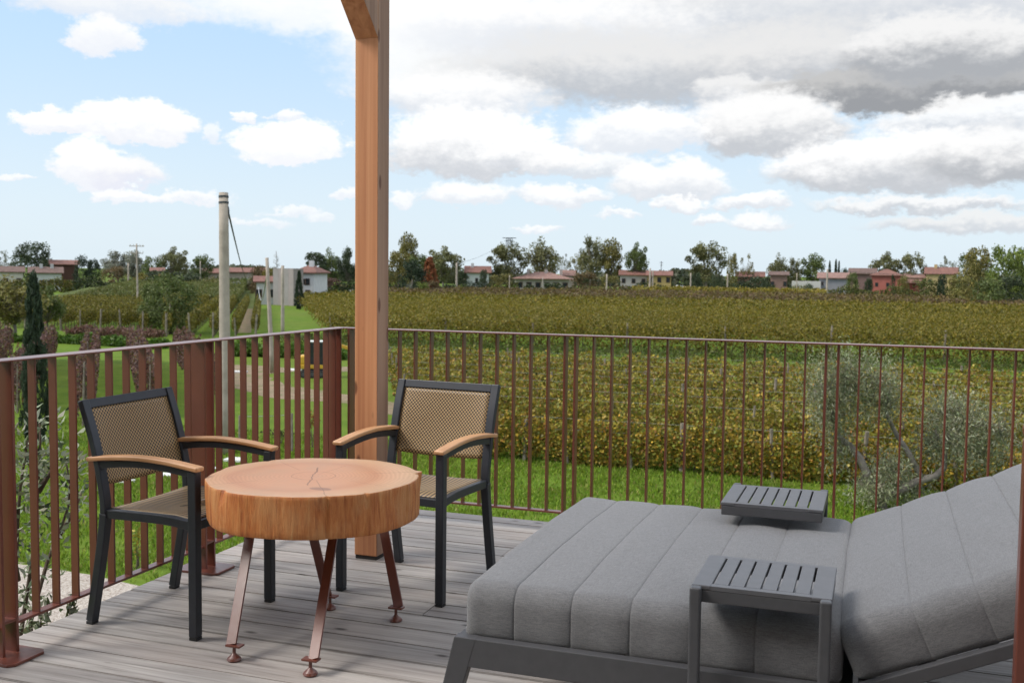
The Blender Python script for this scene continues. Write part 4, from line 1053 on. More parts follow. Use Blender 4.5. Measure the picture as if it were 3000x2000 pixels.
# ---------------------------------------------------------------- trees
def tree_meshes(kind, seed):
    r = np.random.default_rng(seed); rr = random.Random(seed)
    tr = MB(); cl = []; 
    if kind == 'plane':
        k = 44; C_ = []
        while len(C_) < k:
            p = r.uniform(-1, 1, 3)
            if 0.25 < np.linalg.norm(p) < 1: C_.append((p[0]*.40, p[1]*.40, 0.60+p[2]*.33))
        fork = 0.26
        tr.tube([(0, 0, 0), (0.006, 0, .14), (0, 0.004, fork)], [.026, .021, .018], 7)
        for c in C_[:20]:
            m = (c[0]*.35, c[1]*.35, fork+(c[2]-fork)*.5); tr.tube([(0, 0, fork-.03), m, c], [.012, .008, .003], 5)
        for c in C_: cl.append((c, rr.uniform(.08, .145), 95, 0.040))
    elif kind == 'sparse':
        C_ = []
        while len(C_) < 26:
            p = r.uniform(-1, 1, 3)
            if 0.4 < np.linalg.norm(p) < 1: C_.append((p[0]*.42, p[1]*.42, 0.66+p[2]*.32))
        tr.tube([(0, 0, 0), (0.01, 0, .2), (0, 0.004, .38)], [.024, .018, .015], 7)
        for c in C_:
            m = (c[0]*.4, c[1]*.4, .36+(c[2]-.36)*.5); tr.tube([(0, 0, .33), m, c], [.010, .007, .002], 5); cl.append((c, rr.uniform(.06, .11), 60, 0.034))
    elif kind == 'dense':
        tr.tube([(0, 0, 0), (0, 0, .5)], [.035, .015], 7)
        for _ in range(60):
            th = r.uniform(0, 6.283); z = r.uniform(.08, .93); w = .42*math.sqrt(max(0.05, 1-((z-.48)/.52)**2)); q = math.sqrt(r.uniform(.2, 1))
            cl.append(((math.cos(th)*w*q, math.sin(th)*w*q, z), rr.uniform(.09, .16), 75, 0.042))
    elif kind == 'cedar':
        tr.tube([(0, 0, 0), (0, 0, .95)], [.03, .008], 7)
        for _ in range(64):
            z = rr.choice([.18, .28, .38, .5, .62, .74, .85, .94])+r.normal()*.02; w = .47*(1-max(0, z-.3)**2*1.3); th = r.uniform(0, 6.283); q = math.sqrt(r.uniform(.05, 1))
            c = (math.cos(th)*w*q, math.sin(th)*w*q, z); cl.append((c, rr.uniform(.09, .14), 70, 0.045)); 
            if q > .5: tr.tube([(0, 0, z-.05), c], [.008, .003], 4)
    elif kind == 'cypress':
        tr.tube([(0, 0, 0), (0, 0, .5)], [.05, .02], 6)
        for _ in range(260):
            z = r.uniform(.02, .98); w = .40*min(1, (z/.12)**.6)*(1-max(0, z-.25)/.78)**.75+.02; th = r.uniform(0, 6.283); q = math.sqrt(r.uniform(.3, 1))
            cl.append(((math.cos(th)*w*q, math.sin(th)*w*q, z), rr.uniform(.05, .09), 60, 0.034))
    elif kind == 'shrub':
        tr.tube([(0, 0, 0), (0, 0, .4)], [.03, .015], 5)
        for _ in range(26):
            th = r.uniform(0, 6.283); z = r.uniform(.05, .88); w = .40*math.sqrt(max(0.05, 1-(z/1.0)**2)); q = math.sqrt(r.uniform(.1, 1))
            cl.append(((math.cos(th)*w*q, math.sin(th)*w*q, z), rr.uniform(.12, .2), 60, 0.055))
    elif kind == 'bare':
        tr.tube([(0, 0, 0), (0, 0, 1.0)], [.022, .003], 6)
        for i in range(60):
            z = .25+.7*i/60; th = r.uniform(0, 6.283); l = (1.02-z)*.55; tr.tube([(0, 0, z), (math.cos(th)*l, math.sin(th)*l, z+.04)], [.006, .002], 4)
        for _ in range(10): cl.append(((r.normal()*.08, r.normal()*.08, r.uniform(.4, .9)), .05, 15, .02))
    P = []; S_ = []; V_ = []
    for c, rad, n, s in cl:
        q = r.normal(size=(n, 3)); q /= np.linalg.norm(q, axis=1, keepdims=True); q *= (r.uniform(.15, 1, size=(n, 1))**.5)*rad
        flat = 0.45 if kind == 'cedar' else (0.5 if kind == 'cypress' else 0.85)
        q[:, 2] *= flat
        P.append(q+np.array(c)); S_.append(r.uniform(.6, 1.3, n)*s); V_.append(np.full(n, r.uniform(.72, 1.28))*(1+.16*r.normal(size=n)))
    P = np.concatenate(P); S_ = np.concatenate(S_); V_ = np.clip(np.concatenate(V_), .4, 1.8)
    cols = np.stack([V_*(1+.06*r.normal(size=len(V_))), V_, V_*(1+.08*r.normal(size=len(V_)))], 1)
    return tr.mesh(kind+'_trunk', True), leaf_cloud(kind+'_crown', P, S_, np.clip(cols, .3, 2), M['treeleaf'], 0.85, upbias=0.5)
TM = {}
for kind, cnt in (('plane', 5), ('sparse', 3), ('dense', 4), ('cedar', 2), ('cypress', 1), ('shrub', 4), ('bare', 1)):
    TM[kind] = [tree_meshes(kind, 100+17*i+len(kind)) for i in range(cnt)]
for ms in TM.values():
    for a, b in ms: a.materials.append(M['palebark'])
tcount = {}
WK = dict(plane=1.25, sparse=1.15, dense=1.12, cedar=1.12, cypress=1.0, shrub=1.15, bare=1.0)
GREEN = dict(plane=(.165, .165, .07), olive=(.19, .17, .05), dark=(.065, .085, .042), mid=(.115, .145, .042), yellow=(.21, .175, .035), rust=(.30, .11, .045), brown=(.155, .11, .05), grey=(.24, .245, .19), bright=(.16, .205, .04), conif=(.038, .058, .030), purple=(.15, .09, .07))
def tree(name, kind, px, ytop, wpx, D, col, label, group=None, cat='tree', depthscale=None):
    base = at(px, hor(px), D); base[2] = G; zt = at(px, ytop, D)[2]; h = (zt-G)*(1.06 if kind in ('plane', 'sparse') else 1.0); w = wpx*D/FPX
    i = tcount.get(kind, 0); tcount[kind] = i+1
    trm, crm = TM[kind][i % len(TM[kind])]
    t = empty(name, tuple(base), rnd.uniform(0, 6.28), (w*WK[kind], w*WK[kind], h)); setp(t, label, cat, group)
    c = GREEN[col]; j = rnd.uniform(.88, 1.12)
    k = link('crown', crm, None, t); k.color = (c[0]*j, c[1]*j, c[2]*j, 1)
    if kind != 'shrub': link('trunk', trm, None, t)
    else: link('stem', trm, None, t)
    return t
FAR = 'trees along the far horizon'
for a in [
    # left skyline
    ('bare_tree', 'sparse', 12, 742, 60, 300, 'grey', 'pale thin tree at the far left of the skyline'),
    ('broadleaf_tree', 'dense', 98, 712, 118, 262, 'dark', 'broad dark tree above the white houses on the far left'),
    ('plane_tree', 'plane', 140, 745, 60, 270, 'dark', 'dark tree hugging the right side of the broad dark tree on the far left'),
    ('evergreen_tree', 'dense', 242, 748, 52, 240, 'conif', 'taller of the two nearly black evergreens left of the thin trees'),
    ('evergreen_tree', 'dense', 277, 760, 46, 240, 'conif', 'lower of the two nearly black evergreens left of the thin trees'),
    ('plane_tree', 'plane', 345, 735, 84, 250, 'grey', 'thin-leaved grey tree left of the pole with cross arms'),
    ('plane_tree', 'plane', 392, 738, 70, 250, 'grey', 'thin-leaved grey tree right behind the pole with cross arms'),
    ('broadleaf_tree', 'dense', 334, 778, 85, 225, 'brown', 'brownish broad tree below the thin trees on the left skyline'),
    ('broadleaf_tree', 'dense', 445, 754, 62, 235, 'mid', 'dome shaped green tree above the small yellow house'),
    ('plane_tree', 'plane', 512, 726, 90, 250, 'plane', 'airy plane tree left of the concrete pole'),
    ('plane_tree', 'plane', 593, 748, 66, 240, 'mid', 'green tree just left of the tall concrete pole'),
    ('broadleaf_tree', 'dense', 425, 800, 80, 200, 'yellow', 'yellowing bushy tree left of the dark thicket'),
    ('broadleaf_tree', 'dense', 470, 792, 100, 196, 'dark', 'dark thicket tree left of the small green tree top'),
    ('broadleaf_tree', 'dense', 545, 795, 110, 196, 'dark', 'dark thicket tree between small green tree and concrete pole'),
    ('broadleaf_tree', 'shrub', 620, 812, 90, 190, 'olive', 'low olive thicket behind the concrete pole'),
    ('broadleaf_tree', 'shrub', 700, 806, 110, 205, 'mid', 'green hedge tree right of the concrete pole'),
    ('olive_tree', 'shrub', 694, 823, 40, 185, 'grey', 'small grey-green ball shaped olive right of the concrete pole'),
    ('broadleaf_tree', 'dense', 758, 780, 60, 190, 'brown', 'brown tree left of the grey concrete tower'),
    ('broadleaf_tree', 'dense', 784, 784, 44, 180, 'yellow', 'yellow-green tree touching the grey concrete tower'),
    ('bare_tree', 'bare', 810, 733, 55, 215, 'grey', 'bare grey conifer above the concrete tower'),
    ('cypress_tree', 'cypress', 876, 792, 34, 140, 'conif', 'slim dark cypress right of the concrete tower'),
    ('cedar_tree', 'cedar', 925, 738, 80, 200, 'dark', 'layered dark cedar right of the white farmhouse'),
    ('plane_tree', 'plane', 968, 733, 60, 210, 'mid', 'airy green tree between the cedar and the timber post'),
    ('evergreen_tree', 'plane', 1018, 725, 60, 205, 'dark', 'tall dark tree partly behind the timber post'),
    ('broadleaf_tree', 'shrub', 975, 808, 75, 190, 'purple', 'purple-brown bush below the trees left of the timber post'),
    # right of the post
    ('plane_tree', 'plane', 1195, 688, 66, 270, 'olive', 'tall thin tree crown rising behind the round trees right of the post'),
    ('broadleaf_tree', 'dense', 1168, 738, 88, 215, 'olive', 'round olive-brown tree nearest the timber post'),
    ('broadleaf_tree', 'dense', 1222, 742, 90, 225, 'mid', 'green domed tree behind the dark evergreen right of the post'),
    ('evergreen_tree', 'dense', 1208, 764, 88, 205, 'conif', 'dark round evergreen right of the timber post'),
    ('rust_conifer', 'cypress', 1258, 752, 70, 210, 'rust', 'rust coloured autumn conifer'),
    ('plane_tree', 'plane', 1298, 724, 106, 250, 'plane', 'wide plane tree right of the rust coloured conifer'),
    ('shrub', 'shrub', 1200, 828, 32, 200, 'grey', 'small grey-green ball bush right of the post'),
    ('shrub', 'shrub', 1238, 820, 44, 200, 'bright', 'light green bush in front of the rust coloured conifer'),
    ('shrub', 'shrub', 1268, 820, 50, 195, 'brown', 'brown rounded bush below the rust coloured conifer'),
    ('shrub', 'shrub', 1318, 828, 60, 215, 'dark', 'dark low hedge bush left of the white utility pole'),
    ('shrub', 'shrub', 1352, 835, 26, 210, 'bright', 'light green little bush at the foot of the white utility pole'),
    ('broadleaf_tree', 'dense', 1357, 795, 36, 250, 'dark', 'dark slim tree left of the white two-storey house'),
    ('shrub', 'shrub', 1392, 818, 74, 225, 'conif', 'dark bushes in front of the white two-storey house'),
    ('broadleaf_tree', 'dense', 1418, 790, 30, 230, 'dark', 'little dark tree before the right corner of the white house'),
    ('plane_tree', 'plane', 1488, 714, 108, 255, 'plane', 'large plane tree in front of the lattice pylon'),
    ('plane_tree', 'dense', 1468, 800, 80, 230, 'olive', 'olive bush mass at the foot of the pylon plane tree'),
    ('plane_tree', 'plane', 1594, 702, 94, 265, 'plane', 'tall round plane tree above the long villa'),
    ('plane_tree', 'sparse', 1652, 748, 44, 280, 'grey', 'thin half bare tree right of the villa plane tree'),
    ('plane_tree', 'sparse', 1690, 748, 56, 280, 'olive', 'thin yellowing tree above the small pale house'),
    ('plane_tree', 'plane', 1730, 692, 74, 270, 'plane', 'left of the pair of tall plane trees right of the villa'),
    ('plane_tree', 'plane', 1788, 704, 82, 270, 'olive', 'right of the pair of tall plane trees right of the villa'),
    ('broadleaf_tree', 'shrub', 1720, 795, 105, 235, 'brown', 'brown-green broad bush at the right end of the villa'),
    ('broadleaf_tree', 'shrub', 1788, 802, 80, 240, 'olive', 'olive green bush right of the brown bush by the villa'),
    ('plane_tree', 'plane', 1866, 714, 70, 265, 'mid', 'green plane tree left of the yellow house'),
    ('plane_tree', 'plane', 2070, 711, 110, 270, 'plane', 'largest plane tree in the middle of the right skyline'),
    ('shrub', 'dense', 2040, 800, 36, 230, 'dark', 'dark round tree left below the largest plane tree'),
    ('shrub', 'dense', 2095, 803, 30, 230, 'dark', 'dark round tree right below the largest plane tree'),
    ('poplar_tree', 'dense', 2146, 743, 36, 260, 'olive', 'narrow yellow-green poplar right of the largest plane tree'),
    ('plane_tree', 'sparse', 2188, 754, 50, 270, 'olive', 'small umbrella shaped tree right of the poplar'),
    ('shrub', 'shrub', 2200, 802, 100, 250, 'conif', 'dark hedge mass below the umbrella shaped tree'),
    ('shrub', 'dense', 2242, 808, 26, 225, 'dark', 'slim dark bush at the vineyard edge left of the brown house'),
    ('plane_tree', 'plane', 2275, 747, 54, 270, 'plane', 'first of three low plane trees left of the pink-roofed house'),
    ('plane_tree', 'plane', 2325, 755, 46, 270, 'plane', 'second of three low plane trees left of the pink-roofed house'),
    ('plane_tree', 'plane', 2382, 747, 70, 270, 'mid', 'third of three low plane trees left of the pink-roofed house'),
    ('shrub', 'shrub', 2370, 824, 36, 220, 'dark', 'round green bush before the long white wall'),
    ('cypress_tree', 'cypress', 2430, 763, 16, 290, 'conif', 'leftmost of the three far cypresses on the right skyline'),
    ('cypress_tree', 'cypress', 2448, 759, 16, 290, 'conif', 'middle one of the three far cypresses on the right skyline'),
    ('cypress_tree', 'cypress', 2457, 764, 15, 292, 'conif', 'rightmost of the three far cypresses on the right skyline'),
    ('shrub', 'shrub', 2474, 784, 30, 290, 'conif', 'dark bush at the foot of the far cypresses'),
    ('shrub', 'dense', 2497, 800, 40, 228, 'mid', 'round green tree between the pink-roofed house and the barn'),
    ('shrub', 'dense', 2648, 806, 36, 229, 'olive', 'olive round bush at the right corner of the red house'),
    ('shrub', 'dense', 2545, 815, 30, 228, 'dark', 'small dark bush at the left corner of the red house'),
    ('plane_tree', 'plane', 2596, 740, 84, 275, 'plane', 'broad plane tree above the red house'),
    ('plane_tree', 'plane', 2672, 742, 70, 270, 'plane', 'plane tree right of the red house'),
    ('shrub', 'dense', 2617, 802, 16, 235, 'dark', 'small dark conifer in front of the red house'),
    ('shrub', 'shrub', 2700, 815, 80, 240, 'mid', 'green bushes between the red and the ochre house'),
    ('plane_tree', 'sparse', 2766, 754, 60, 290, 'grey', 'sparse tree behind the ochre house'),
    ('shrub', 'dense', 2762, 805, 30, 230, 'conif', 'dark round bush in front of the ochre house'),
    ('broadleaf_tree', 'dense', 2840, 745, 90, 180, 'mid', 'left green tree of the large clump at the right edge'),
    ('broadleaf_tree', 'dense', 2868, 726, 100, 172, 'olive', 'yellow-green tree of the large clump at the right edge'),
    ('broadleaf_tree', 'dense', 2950, 714, 120, 165, 'bright', 'tallest bright green tree of the clump at the right edge'),
    ('broadleaf_tree', 'dense', 3010, 730, 120, 172, 'mid', 'green tree cut by the right edge of the view'),
    ('shrub', 'shrub', 2815, 800, 90, 165, 'olive', 'low yellow-green shrub at the left foot of the tree clump'),
    ('shrub', 'shrub', 2905, 800, 120, 158, 'mid', 'low green shrub in front of the tree clump at the right edge'),
    ('shrub', 'shrub', 2970, 805, 100, 160, 'dark', 'dark low shrub at the right foot of the tree clump'),
    # nearer garden trees on the left
    ('cypress_tree', 'cypress', 96, 796, 102, 31.5, 'conif', 'slim dark cypress standing close behind the left railing'),
    ('broadleaf_tree', 'plane', 40, 815, 190, 76, 'olive', 'loose yellow-green tree behind the cypress at the left edge'),
    ('broadleaf_tree', 'plane', 135, 835, 100, 80, 'mid', 'green half of the loose tree right behind the cypress'),
    ('broadleaf_tree', 'dense', 498, 800, 150, 85, 'mid', 'small bushy green tree in front of the left vineyard'),
    ('broadleaf_tree', 'dense', 440, 832, 80, 88, 'mid', 'lower bushy green tree left of the small green tree'),
]:
    tree(*a, group=(FAR if a[5] > 120 else None), cat=('bush' if a[0] == 'shrub' else 'tree'))
# hazy treeline on the horizon
n = 26000
xs = rng.uniform(-330, 130, n); ys = 380+0.10*np.abs(xs)+rng.uniform(0, 40, n)
hh = 4.2+1.6*np.sin(xs*.06)+1.2*np.sin(xs*.17+1)
P = np.stack([xs, ys, G+rng.uniform(0, 1, n)*hh], 1)
me = leaf_cloud('far_woods', P, rng.uniform(1.2, 2.6, n), pick([(.075, .09, .05), (.095, .105, .055), (.11, .105, .06)], [2, 2, 1], n, .2), M['leaf'], 0.9)
setp(link('far_woods', me), 'low dark belt of woods along the horizon', 'woods', kind='stuff')

# ---------------------------------------------------------------- buildings
def house(name, pxl, pxr, yeave, yridge, D, wall, roof, label, style='gable', depth=8.0, wins=(), chim=(), rot=0.0, over=0.5, ground_py=None, gcol=None):
    pc = (pxl+pxr)/2; base = at(pc, hor(pc), D); base[2] = G
    W = (pxr-pxl)*D/FPX; he = at(pc, yeave, D)[2]-G; hr = at(pc, yridge, D)[2]-G
    ang = math.atan2(base[0], base[1])
    t = empty(name, tuple(base), -ang+rot); setp(t, label, 'house' if 'house' in name or 'villa' in name else 'building')
    wm = wallmat(wall)
    b = MB().box((0, depth/2, he/2), (W, depth, he)).obj('wall', wm, t)
    if style != 'flat':
        ow, od = W/2+over, depth/2+over
        r = MB(); e0 = he-0.08; th = 0.18
        if style == 'gable':
            v = [(-ow, depth/2-od, e0), (ow, depth/2-od, e0), (ow, depth/2+od, e0), (-ow, depth/2+od, e0), (-ow, depth/2, hr), (ow, depth/2, hr)]
        else:
            hw = max(0.3, ow-od*.9); v = [(-ow, depth/2-od, e0), (ow, depth/2-od, e0), (ow, depth/2+od, e0), (-ow, depth/2+od, e0), (-hw, depth/2, hr), (hw, depth/2, hr)]
        v2 = [(p[0], p[1], p[2]+th) for p in v]
        r.add([v[0], v[1], v[2], v[3]]+v2, [(0, 3, 2, 1), (0, 1, 5, 4), (1, 2, 6, 5), (2, 3, 7, 6), (3, 0, 4, 7), (4, 5, 9, 8), (6, 7, 8, 9), (5, 6, 9), (7, 4, 8)])
        ro = r.obj('roof', M[roof], t)
        if style == 'gable':   # gable ends in wall plaster
            for sx in (-1, 1):
                g = MB(); x = sx*(W/2-0.02); g.add([(x, 0.05, he-.1), (x, depth-.05, he-.1), (x, depth/2, hr-.05), (x+sx*.03, 0.05, he-.1), (x+sx*.03, depth-.05, he-.1), (x+sx*.03, depth/2, hr-.05)], [(0, 1, 2), (5, 4, 3), (0, 2, 5, 3), (1, 4, 5, 2), (0, 3, 4, 1)])
                g.obj('gable', wm, t)
        for cx in chim:
            MB().box((cx*W/2, depth*.4, hr+0.1), (0.7, 0.7, 1.5)).obj('chimney', wm, ro)
    for (u, z, w, h) in wins:
        f = MB().box((u*W/2, -0.02, z*he), (w, 0.08, h)).obj('window', M['shutter'], t)
        MB().box((u*W/2, -0.065, z*he), (w*.72, 0.02, h*.84)).obj('pane', M['glass'], f)
    return t
WIN = lambda n, z, w=1.0, h=1.2, a=.75: [(-a+2*a*i/(max(1, n-1)), z, w, h) for i in range(n)]
house('white_house', -30, 62, 797, 782, 232, (.62, .60, .53), 'tile3', 'low white house with brown roof at the far left edge', wins=WIN(3, .5))
house('white_house', 92, 176, 800, 784, 228, (.62, .62, .60), 'tile3', 'long low white house below the broad dark tree on the far left', wins=WIN(4, .45), chim=(-.3, .4))
house('farm_building', 152, 226, 775, 763, 262, (.10, .05, .04), 'tile', 'dark red-brown barn right of the broad dark tree on the far left', depth=10)
house('small_house', 446, 476, 795, 786, 214, (.55, .40, .15), 'tile', 'tiny yellow house under the domed green tree', depth=5, wins=WIN(1, .5))
house('farm_building', 660, 775, 798, 786, 250, (.42, .36, .30), 'tile', 'long low building with red roof behind the concrete pole', depth=9, wins=WIN(5, .55))
house('farm_building', 600, 640, 800, 788, 246, (.45, .38, .33), 'tile', 'short red roofed building left behind the concrete pole', depth=9)
t = house('white_farmhouse', 862, 920, 799, 779, 158, (.74, .74, .74), 'tile', 'white farmhouse with red roof behind the grey concrete tower', 'hip', 9, wins=[(.35, .72, .7, 1.0), (.35, .36, .7, 1.0), (-.55, .5, .6, .9), (-.1, .72, .6, .9)], chim=(.2,), rot=R(-14))
house('white_farmhouse', 752, 800, 826, 812, 156, (.70, .69, .66), 'tile', 'low white annexe left of the grey concrete tower', depth=6, wins=WIN(2, .5))
# grey concrete tower
b0 = gp(800, 893); b1 = gp(860, 896); c = (b0+b1)/2; Wd = np.linalg.norm(b1-b0); ht = at(830, 786, np.dot(c-CC, CF))[2]-G
t = empty('concrete_tower', (c[0], c[1], G), math.atan2(b1[1]-b0[1], b1[0]-b0[0])); setp(t, 'tall grey concrete wall tower at the end of the grass lane', 'tower')
for k in range(4): MB().box((-Wd/2+Wd*(k+.5)/4, 0.9, ht/2), (Wd/4-0.03, 1.8, ht-(0.02 if k % 2 else 0))).obj('panel', wallmat((.33+.02*(k % 2), .31, .29)), t)
MB().box((0, 0.9, ht/2-.1), (Wd-.06, 1.7, ht-.25)).obj('core', M['concrete'], t)
house('white_house', 1368, 1432, 799, 781, 250, (.70, .70, .69), 'tile', 'white two-storey house with low red roof right of the utility pole', depth=9, over=.7, wins=[(-.1, .62, .7, 1.3), (.55, .62, .8, 1.2)], chim=(-.5,))
house('long_villa', 1512, 1668, 817, 799, 252, (.50, .44, .40), 'tile2', 'long low villa with wide pink tiled roof', 'hip', 11, over=1.1, wins=WIN(6, .55, 1.3, 1.7, .85), chim=(-.55, .12, .7))
MB_ = MB().box((0, 0, .8), (13.5, .3, 1.6)); cpt = at(1560, hor(1560), 243)
o = MB_.obj('garden_wall', wallmat((.46, .45, .44)), None, loc=(cpt[0], cpt[1], G)); o.rotation_euler = (0, 0, -math.atan2(cpt[0], cpt[1])); setp(o, 'pale grey garden wall in front of the long villa', 'wall')
house('small_house', 1648, 1682, 808, 793, 268, (.60, .50, .42), 'tile2', 'small pale house peeping over the right end of the villa', depth=7)
house('white_house', 1818, 1895, 806, 793, 262, (.50, .47, .46), 'tile', 'white house with red roof under the green plane tree', wins=WIN(3, .7))
house('yellow_house', 1898, 1966, 807, 795, 255, (.52, .38, .16), 'tile', 'yellow house with red roof and a tall aerial', wins=WIN(3, .78, 1.0, 1.3))
MB_ = MB().box((0, 0, .95), (9.0, .3, 1.9)); cpt = at(1930, hor(1930), 246)
o = MB_.obj('garden_wall', wallmat((.20, .10, .085)), None, loc=(cpt[0], cpt[1], G)); o.rotation_euler = (0, 0, -math.atan2(cpt[0], cpt[1])); setp(o, 'dark red wall in front of the yellow house', 'wall')
t = empty('garden_parasol', tuple(np.append(at(1990, 800, 246)[:2], G))); setp(t, 'small white garden parasol right of the yellow house', 'parasol')
MB().tube([(0, 0, 0), (0, 0, 2.6)], .04, 6).obj('pole', M['stone'], t); MB().lathe([(2.1, 2.1), (2.0, 2.2), (.1, 2.75)], 12).obj('canopy', M['stone'], t)
house('red_roof_house', 2160, 2236, 811, 797, 268, (.22, .13, .10), 'tile', 'dark red roofed house behind the hedge right of the poplar')
house('brown_house', 2258, 2306, 806, 797, 255, (.30, .19, .16), 'tile3', 'brown house left of the pink-roofed house', wins=WIN(2, .6))
house('white_shed', 2322, 2404, 824, 822, 232, (.62, .60, .55), 'tile3', 'long flat white shed behind the round green bush', 'flat', 6)
house('pink_roof_house', 2402, 2487, 815, 800, 235, (.34, .335, .36), 'tile2', 'house with long pink roof and grey lower wall', depth=9, wins=[(-.85, .75, .9, .8)])
house('barn', 2492, 2562, 802, 787, 262, (.24, .15, .14), 'tile3', 'brown barn between pink-roofed house and red house', depth=10, wins=[(.55, .5, .8, 3.2)])
house('red_house', 2556, 2638, 807, 790, 238, (.48, .16, .13), 'tile', 'bright red house with hipped roof', 'hip', 9, wins=[(-.65, .62, .7, .9), (.1, .62, .7, .9), (.62, .3, .9, 1.6)])
house('red_annexe_house', 2630, 2692, 829, 820, 240, (.40, .12, .10), 'tile', 'low red annexe at the right of the red house', depth=6)
house('ochre_house', 2716, 2800, 803, 784, 262, (.56, .42, .22), 'tile', 'ochre house with red roof left of the tree clump', depth=10, wins=WIN(3, .7), chim=(-.4,))
house('small_house', 2655, 2722, 814, 803, 266, (.40, .28, .22), 'tile2', 'low pale roofed house between the red and the ochre house', depth=7)

def hedge(pxa, pxb, D, ytop, pal, label, n, size=.45, thick=2.2):
    a = at(pxa, hor(pxa), D); b = at(pxb, hor(pxb), D); h = at((pxa+pxb)/2, ytop, D)[2]-G
    t = empty('hedge', (a[0], a[1], G)); setp(t, label, 'hedge', 'hedges before the far houses')
    P, d, L_ = row_points(n, a, b, 0.0, h*.86, thick*.5); P[:, 2] += .25*h*np.sin(P[:, 0]*.7+pxa)*((P[:, 2]-G)/h)
    link('foliage', leaf_cloud('foliage', P-np.array([a[0], a[1], G]), rng.uniform(.6, 1.3, n)*size, pick(pal, [1]*len(pal), n), M['leaf'], .9, upbias=.4), None, t)
    m = MB()
    for k in range(int(L_/2)+1):
        q = d*min(L_, 2*k); m.tube([(q[0], q[1], 0), (q[0], q[1], h*.5)], [.06, .03], 4)
    m.obj('stems', M['bark'], t)['kind'] = 'stuff'
DK = [(.04, .058, .026), (.055, .075, .03), (.075, .085, .03)]; OL = [(.12, .125, .035), (.09, .105, .03), (.15, .14, .04)]; BR = [(.14, .10, .045), (.12, .11, .04)]
hedge(1136, 1345, 212, 838, DK, 'dark low hedge between the timber post and the white pole', 1500)
hedge(1345, 1440, 228, 830, DK, 'dark hedge in front of the white two-storey house', 900)
hedge(1430, 1520, 232, 826, OL, 'olive hedge left of the long villa', 900)
hedge(1535, 1598, 226, 838, DK, 'dark clipped hedge at the left half of the long villa', 600)
hedge(1594, 1652, 226, 832, DK, 'higher dark clipped hedge at the right half of the long villa', 600)
hedge(1660, 1840, 228, 836, BR, 'brownish hedge right of the long villa', 1400)
hedge(1815, 1960, 240, 826, DK, 'dark hedge between the white and the yellow house', 1200)
hedge(1960, 2160, 240, 828, DK, 'dark hedge under the largest plane tree', 1500)
hedge(2150, 2270, 236, 818, DK, 'tall dark hedge right of the poplar', 1300)
hedge(2300, 2420, 228, 838, OL, 'olive hedge at the long white shed', 900)
hedge(2400, 2560, 226, 838, OL, 'yellow-green hedge under the pink-roofed house', 1200)
hedge(2550, 2720, 226, 839, OL, 'yellow-green hedge in front of the red house', 1300)
hedge(2690, 2830, 232, 822, OL, 'tall green hedge in front of the ochre house', 1500)
hedge(-40, 100, 215, 815, OL, 'green hedge hiding the foot of the leftmost white house', 1300)
hedge(95, 225, 215, 817, [(.15, .135, .03), (.10, .105, .03)], 'yellowish hedge hiding the foot of the long low white house', 1300)
hedge(215, 420, 212, 815, DK, 'dark hedge along the top of the left slope', 1800)
hedge(590, 780, 205, 815, OL+DK, 'mixed green hedge behind the thick concrete pole', 1800)
hedge(920, 1060, 190, 826, DK, 'dark hedge right of the white farmhouse', 1300)

# ---------------------------------------------------------------- poles and wires
def pole(px, ytop, ybase, r0, r1, label, mat='concrete', arms=0, D=None, pxt=None, rings=False):
    b = gp(px, ybase) if D is None else np.append(at(px, hor(px), D)[:2], G)
    D = np.dot(b-CC, CF); tp = at(pxt if pxt is not None else px, ytop, D)
    t = empty('utility_pole', tuple(b)); setp(t, label, 'utility pole', 'utility poles')
    d = tp-b
    n = 6
    MB().tube([(d[0]*k/n, d[1]*k/n, d[2]*k/n) for k in range(n+1)], [r0+(r1-r0)*k/n for k in range(n+1)], 16).obj('shaft', M[mat], t, smooth=True)
    if rings:
        for q in (0.985, 0.962):
            MB().tube([(d[0]*(q-.004), d[1]*(q-.004), d[2]*(q-.004)), (d[0]*(q+.004), d[1]*(q+.004), d[2]*(q+.004))], r1+0.012, 16).obj('steel_band', M['cable'], t)
    for k in range(arms):
        z = d[2]-0.3-k*0.9; MB().box((d[0], d[1], z), (1.9-0.3*k, .1, .1), Matrix.Rotation(YAW, 3, 'Z')).obj('cross_arm', M[mat], t)
        for s in (-.8, -.4, .4, .8): MB().lathe([(.05, 0), (.06, .1), (.03, .22)], 6, (d[0]+s*math.cos(YAW), d[1]+s*math.sin(YAW), z+.05)).obj('insulator', M['stone'], t)
    return b, tp
bA, tA = pole(661, 565, 1328, .178, .134, 'tall thick concrete pole with steel bands rising left of the timber post', rings=True, pxt=655)
bB, tB = pole(798, 755, 1092, .13, .085, 'leaning slender concrete pole in front of the grass lane', pxt=782)
bC, tC = pole(828, 778, 988, .15, .12, 'grey pole standing before the concrete tower')
pole(376, 771, 862, .20, .16, 'shorter pole left of the pole with cross arms on the left slope')
pole(404, 714, 907, .13, .09, 'tall thin pole with cross arms on the left slope', arms=2, pxt=400)
pole(587, 765, 856, .16, .12, 'pale pole between the green tree and the thick concrete pole')
bD, tD = pole(725, 797, 848, .13, .1, 'far thin pole right of the thick concrete pole')
